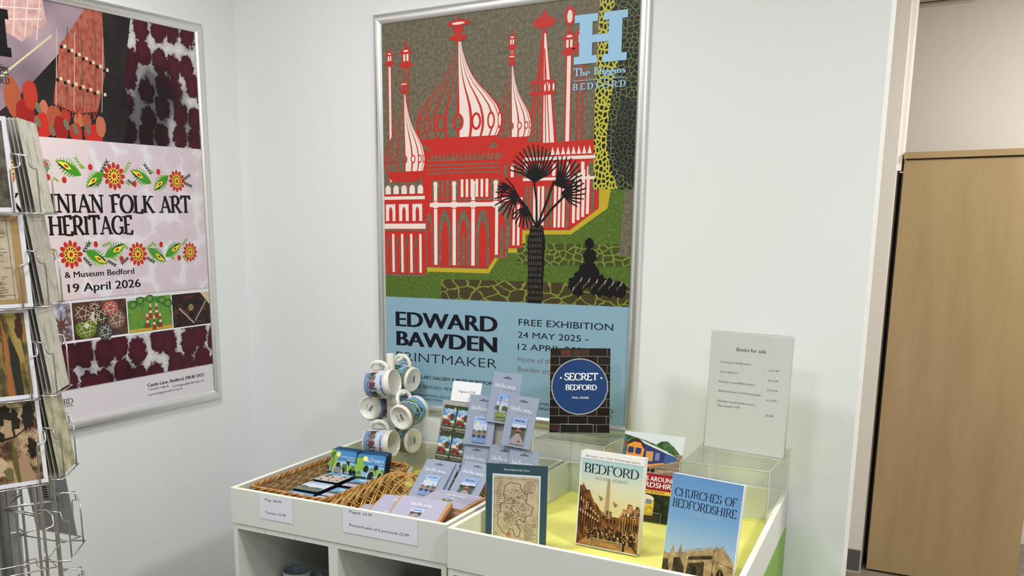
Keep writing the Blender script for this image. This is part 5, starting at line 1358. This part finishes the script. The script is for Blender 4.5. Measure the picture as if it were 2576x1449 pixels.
for x, y, yw, n, art, nm, jit in STK:
    pr = None
    for k in range(n-1, -1, -1):
        z = Zc+k*.00435
        M_ = flat(x, y, z+.0042, yw+jit*((k*7) % 5-2)*.2) @ Matrix.Rotation(math.radians(-90), 4, 'X') @ Matrix.Diagonal((.93, 1, .93, 1)) @ Matrix.Translation((-.0475, 0, -.0475))
        if pr is None:
            pr = coaster(art, '%s coaster lying on top of its pile in the brown basket' % nm, 'coasters lying in the %s pile' % nm); pr.matrix_world = M_
        else:
            o = copy_tree(pr, mw=M_); o['label'] = 'dark-edged coaster lying under the %s coaster in its pile' % nm

# packs lying in the lattice basket
def P1pack(X, yaw, lean, pic, lb, roll=0): return pack(pose(X, yaw, lean, roll), pic, lb)
P1pack((.993, -.490, .757), 11, 58, pic_bridge, 'magnet pack with a bridge picture, leaning at the back left of the lattice basket', -5)
P1pack((1.002, -.478, .752), 11, 56, pic_bridge, 'magnet pack leaning directly behind the front bridge pack in the lattice basket', -5)
P1pack((1.096, -.466, .757), 8, 56, pic_park, 'magnet pack with a park picture, leaning in the lattice basket beside the map booklet', -5)
KRAFT = ink(196, 148, 102, .7); SLEEVE = ink(176, 174, 196, .6)
def postcards(mw, pic, lb, n=6):
    root = empty('postcard_pack', mw, lb, 'postcard pack', None)
    b = MB(); b.box((0, .0006, 0), (.148, .0130, .105), KRAFT, .0008); b.build('kraft_wrap', root)
    p = Pr(); p.rect(6, 0, 134, 105, SLEEVE, 0)
    p.text('tabitha mary', 72, 76, 11, WHITE, 1, 62, 'hand', thick=.085, align='c'); p.rect(62, 69, 34, 1, ink(120, 120, 150), 1)
    p.rect(56, 32, 34, 30, WHITE, 1); pic(p, 57, 33, 32, 28, 2); p.rect(44, 10, 60, 1.6, WHITE, 1)
    o = p.build('printed_sleeve', root); o.location = (0, 0, 0)
    return root
ys = [(1.052, -.700, .752, 2.8, 64.6, pic_park, 'postcard pack tilted against the tray front, park picture on its sleeve'),
      (1.078, -.588, .7805, -3.2, 86, pic_lamp, 'postcard pack lying right in the lattice basket, green lawn picture'),
      (.985, -.672, .760, 10, 80, pic_park, 'postcard pack lying at the back left, behind the tilted pack')]
for x, y, z, yw, ln, pc, lb in ys: postcards(pose((x, y, z), yw, ln), pc, lb)
base_z = [ZL+.0065+k*.0137 for k in range(5)]
for k in range(5):
    postcards(flat(1.086, -.592, base_z[k]+.0131, -3.2) @ Matrix.Rotation(math.radians(-90), 4, 'X'), pic_lamp, 'kraft-edged postcard pack, %s below the green lawn pack in its pile' % ['fifth', 'fourth', 'third', 'second', 'first'][k])
for k in range(3):
    postcards(flat(.925, -.675, base_z[k]+.0131, 10) @ Matrix.Rotation(math.radians(-90), 4, 'X'), pic_park, 'postcard pack, %s below the back left pack, front left of the lattice basket' % ['third', 'second', 'first'][k])

# ---------------------------------------------------------------- revolving postcard rack
RC = Vector((.826, -1.577, 0))
rk = empty('postcard_rack', Matrix.Translation(RC), 'revolving chrome wire rack of postcards at the left edge', 'display rack')
GREYP = mat('grey_pole', srgb(120, 120, 118), .35, .6)
b = MB(); b.lathe([(0, .02), (.0115, .02), (.0115, 1.66), (0, 1.66)], GREYP, 20); b.build('pole', rk)
b = MB(); b.lathe([(0, 0), (.22, 0), (.22, .008), (.03, .02), (0, .02)], GREYP, 40); b.build('base', rk)
FACES = {'front': -22.5, 'right': 37.5, 'rear right': 97.5, 'rear left': 157.5}
AP = .105; HW = .056
rows = [1.505, 1.352, 1.200, 1.052, .902, .752]
def fmat(deg):
    """frame of a rack face: local x along the face, y towards the pole, z up; origin at the pole"""
    return Matrix.Rotation(math.radians(deg+90), 4, 'Z')
for fn, deg in FACES.items():
    M_ = fmat(deg)
    for sx in (-1, 1):
        b = MB(); x = sx*HW*.72
        P_ = [M_ @ Vector((x, -AP+.022, z)) for z in (.5, 1.612)]
        b.tube(P_, .0026, CHROME, 8); b.build('upright', rk)
    for zi, z in enumerate(rows):
        b = MB(); f = -AP-.022; bk_ = -AP+.02
        b.tube([M_ @ Vector(v) for v in ((-HW, bk_, z), (-HW, f, z-.001), (HW, f, z-.001), (HW, bk_, z))], .0014, CHROME, 6, closed=True)
        for sx in (-1, 1):
            e = sx*HW
            pts = [(e*.74, f, z), (e*.74, f, z+.066), (e*.78, f, z+.07), (e*1.0, f+.004, z+.072), (e*1.04, f+.006, z+.076), (e*1.04, f+.008, z+.09), (e*1.0, bk_-.01, z+.094), (e*.72, bk_, z+.094)]
            b.tube([M_ @ Vector(v) for v in pts], .0014, CHROME, 6)
        b.tube([M_ @ Vector(v) for v in ((-HW, bk_, z), (-HW*.72, bk_+.004, z+.02))], .0014, CHROME, 6)
        b.build('wire_pocket', rk)
for z in (.6, .985, 1.6):
    for deg in FACES.values():
        for sx in (-1, 1):
            q = fmat(deg) @ Vector((sx*HW*.72, -AP+.022, z)); b = MB(); b.tube([(0, 0, z), q], .0018, CHROME, 6); b.build('spoke', rk)

PAINT = {
 'stone': noisemat('art_stone', 30, [(.3, srgb(40, 38, 34)), (.45, srgb(84, 78, 68)), (.6, srgb(112, 104, 90)), (.78, srgb(60, 56, 50))], .3, detail=6, sy=2),
 'dusk': noisemat('art_dusk', 22, [(.3, srgb(30, 28, 18)), (.45, srgb(84, 78, 46)), (.55, srgb(146, 122, 66)), (.66, srgb(164, 92, 48)), (.8, srgb(52, 48, 34))], .3, detail=6, sx=2, sy=.7),
 'wood': noisemat('art_wood', 24, [(.3, srgb(26, 20, 16)), (.42, srgb(92, 66, 44)), (.55, srgb(196, 168, 132)), (.66, srgb(100, 96, 56)), (.8, srgb(48, 34, 24))], .3, detail=6),
 'sketch': noisemat('art_sketch', 40, [(.35, srgb(150, 146, 132)), (.5, srgb(206, 202, 186)), (.75, srgb(190, 186, 170))], .25, detail=6, sx=1, sy=.4),
 'pale': noisemat('art_pale', 26, [(.35, srgb(150, 140, 126)), (.5, srgb(196, 190, 176)), (.75, srgb(170, 160, 140))], .25, detail=6),
 'garden': noisemat('art_garden', 26, [(.35, srgb(110, 106, 78)), (.5, srgb(176, 172, 130)), (.62, srgb(206, 200, 170)), (.78, srgb(130, 134, 96))], .25, detail=6),
}
def art_oldmap(p):
    p.rect(0, 6, 97, 142, ink(170, 138, 90), 1)
    p.rect(0, 14, 84, 128, MAPP, 2); rg = random.Random(14); BR = ink(96, 70, 50)
    pts = [(rg.uniform(2, 70), rg.uniform(50, 110)) for _ in range(2)]
    pa = [(60, 116)]
    for k in range(30): pa.append((max(4, min(76, pa[-1][0]+rg.uniform(-9, 7))), max(40, min(118, pa[-1][1]+rg.uniform(-8, 5)))))
    p.line(pa, 1.1, ink(150, 70, 44), 3)
    for k in range(60): p.rect(rg.uniform(2, 66), rg.uniform(44, 130), rg.uniform(3, 12), .9, BR, 3)
    for k in range(14): p.rect(4, 42-k*1.9, rg.uniform(50, 66), .9, BR, 3)
    p.rect(78, 14, .8, 128, BR, 3); p.rect(0, 140, 80, .8, BR, 3); p.rect(0, 20, 80, .8, BR, 3)
def card(mw, key, lb, grp, back=False):
    p = Pr(); W_ = ink(226, 226, 236, .25); p.slab(105, 150, .0006, W_, W_, ink(176, 180, 184, .4))
    if key == 'map': art_oldmap(p)
    elif key in ('dusk', 'wood', 'stone'): p.rect(7, 7, 91, 136, PAINT[key], 1)
    elif key == 'blue': p.rect(0, 0, 105, 150, ink(96, 106, 122), 1)
    else: p.rect(0, 0, 105, 150, PAINT[key], 1)
    if key == 'dusk':
        p.poly([(60, 7), (70, 7), (66, 50), (68, 90), (62, 130), (60, 132), (61, 80)], ink(166, 98, 56), 2); p.poly([(72, 7), (84, 7), (82, 70), (70, 110), (68, 60)], ink(40, 40, 32), 2)
        p.poly([(68, 143), (84, 143), (92, 60), (84, 60), (76, 104)], ink(160, 138, 76), 2); p.blob(20, 40, 12, 18, ink(60, 70, 36), 2, j=.3); p.blob(88, 120, 7, 20, ink(70, 40, 26), 2, j=.3)
        p.taper([(58, 100), (40, 104), (24, 100)], 4, 1, ink(40, 34, 26), 3)
    if key == 'wood':
        for x, z, a, c in ((22, 116, 13, 22), (42, 124, 16, 16), (60, 112, 10, 18), (84, 118, 10, 22), (30, 88, 14, 12), (86, 62, 8, 18)): p.blob(x, z, a, c, ink(38, 30, 24), 2, 26, .3)
        p.poly([(70, 60), (88, 7), (60, 7), (58, 40)], ink(168, 136, 106), 2); p.poly([(56, 7), (62, 7), (60, 60), (54, 84), (52, 40)], ink(96, 90, 44), 3)
        p.blob(26, 36, 16, 20, ink(196, 174, 142), 2, 26, .25); p.blob(44, 24, 8, 12, ink(110, 104, 70), 3, 20, .3); p.taper([(34, 80), (60, 84), (90, 104)], 4, 1, ink(36, 24, 18), 4); p.taper([(60, 84), (58, 110)], 4, 2, ink(50, 32, 22), 4)
        p.poly([(44, 84), (56, 90), (58, 112), (46, 116)], ink(176, 150, 118), 2)
    p2 = p
    if back:   # reverse of the card: price and barcode
        q = Pr()
        q.rect(-75, 20, 26, 11, TX, 0)
        for k in range(5): q.rect(-72+k*5, 20, 1.6, 12, W_, 1)
        q.text('£2.00', -40, 40, 7, TX, 0); q.text('STAMP', -76, 48, 7, TX, 0); q.text('Postcard', -60, 62, 5, ink(70, 130, 130), 0)
        # turned quarter turn on the back face
        b0 = len(p.v)
        for x, y, z in q.v: p.v.append((.105-(z+.02), .0007-y, -x+.02))
        for f, k, uvv in zip(q.f, q.m, q.uv): p.f.append(tuple(b0+i for i in f)); p.m.append(p.mi(q.mats[k])); p.uv.append(uvv); p.sm.append(False)
    o = p.build('postcard'); o.matrix_world = mw
    return tag(o, lb, 'postcard', grp)
KEYS = {'front': ['stone', 'map', 'dusk', 'wood'], 'right': ['sketch', 'pale', 'sketch', 'garden']}
NMS = {'stone': 'dark stone wall scene', 'map': 'old brown county map', 'dusk': 'ochre tree trunk painting', 'wood': 'dark woodland painting', 'sketch': 'pale pencil drawing', 'pale': 'pale misty drawing', 'garden': 'pale green garden painting'}
RW = ['top', 'second', 'third', 'fourth', 'fifth', 'sixth']
def card_mw(fn, zi, depth, dx=0, lean=6.5, roll=0):
    M_ = Matrix.Translation(RC) @ fmat(FACES[fn])
    return M_ @ Matrix.Translation((-.0525+dx, -AP-.019+depth, rows[zi]+.0016)) @ Matrix.Rotation(-math.radians(lean), 4, 'X') @ Matrix.Rotation(math.radians(-roll), 4, 'Y')
for fn, ks in KEYS.items():
    for zi, key in enumerate(ks):
        grp = 'postcards in the %s pocket of the %s face' % (RW[zi], fn)
        dx = ([-.006, .006, .0, .004] if fn == 'front' else [0, .002, 0, 0])[zi]
        nn = 4 if fn == 'right' else 3
        pr = None
        for k in range(nn):
            mw = card_mw(fn, zi, .0012+k*(.0075 if fn == 'right' else .006), dx, 6.5-.5*k)
            if pr is None: pr = card(mw, key, '%s postcard, front of the %s pocket, %s face of the rack' % (NMS[key], RW[zi], fn), grp)
            else:
                o = copy_tree(pr, mw=mw); o['label'] = 'postcard in the %s pocket of the %s face, %s behind the front one' % (RW[zi], fn, ['', 'directly', 'second', 'third'][k])
pr = card(card_mw('rear right', 4, .001, 0, 8), 'garden', 'postcard showing its grey back and barcode, fifth pocket of the rear right face', None, True)
card(card_mw('rear right', 3, .001, 0, 8), 'pale', 'postcard showing its grey back, fourth pocket of the rear right face', None, True)
for zi in (4, 5):
    card(card_mw('rear left', zi, .001, 0, 6), 'blue', 'blue-grey postcard seen from behind, %s pocket of the rear left face' % RW[zi], None)
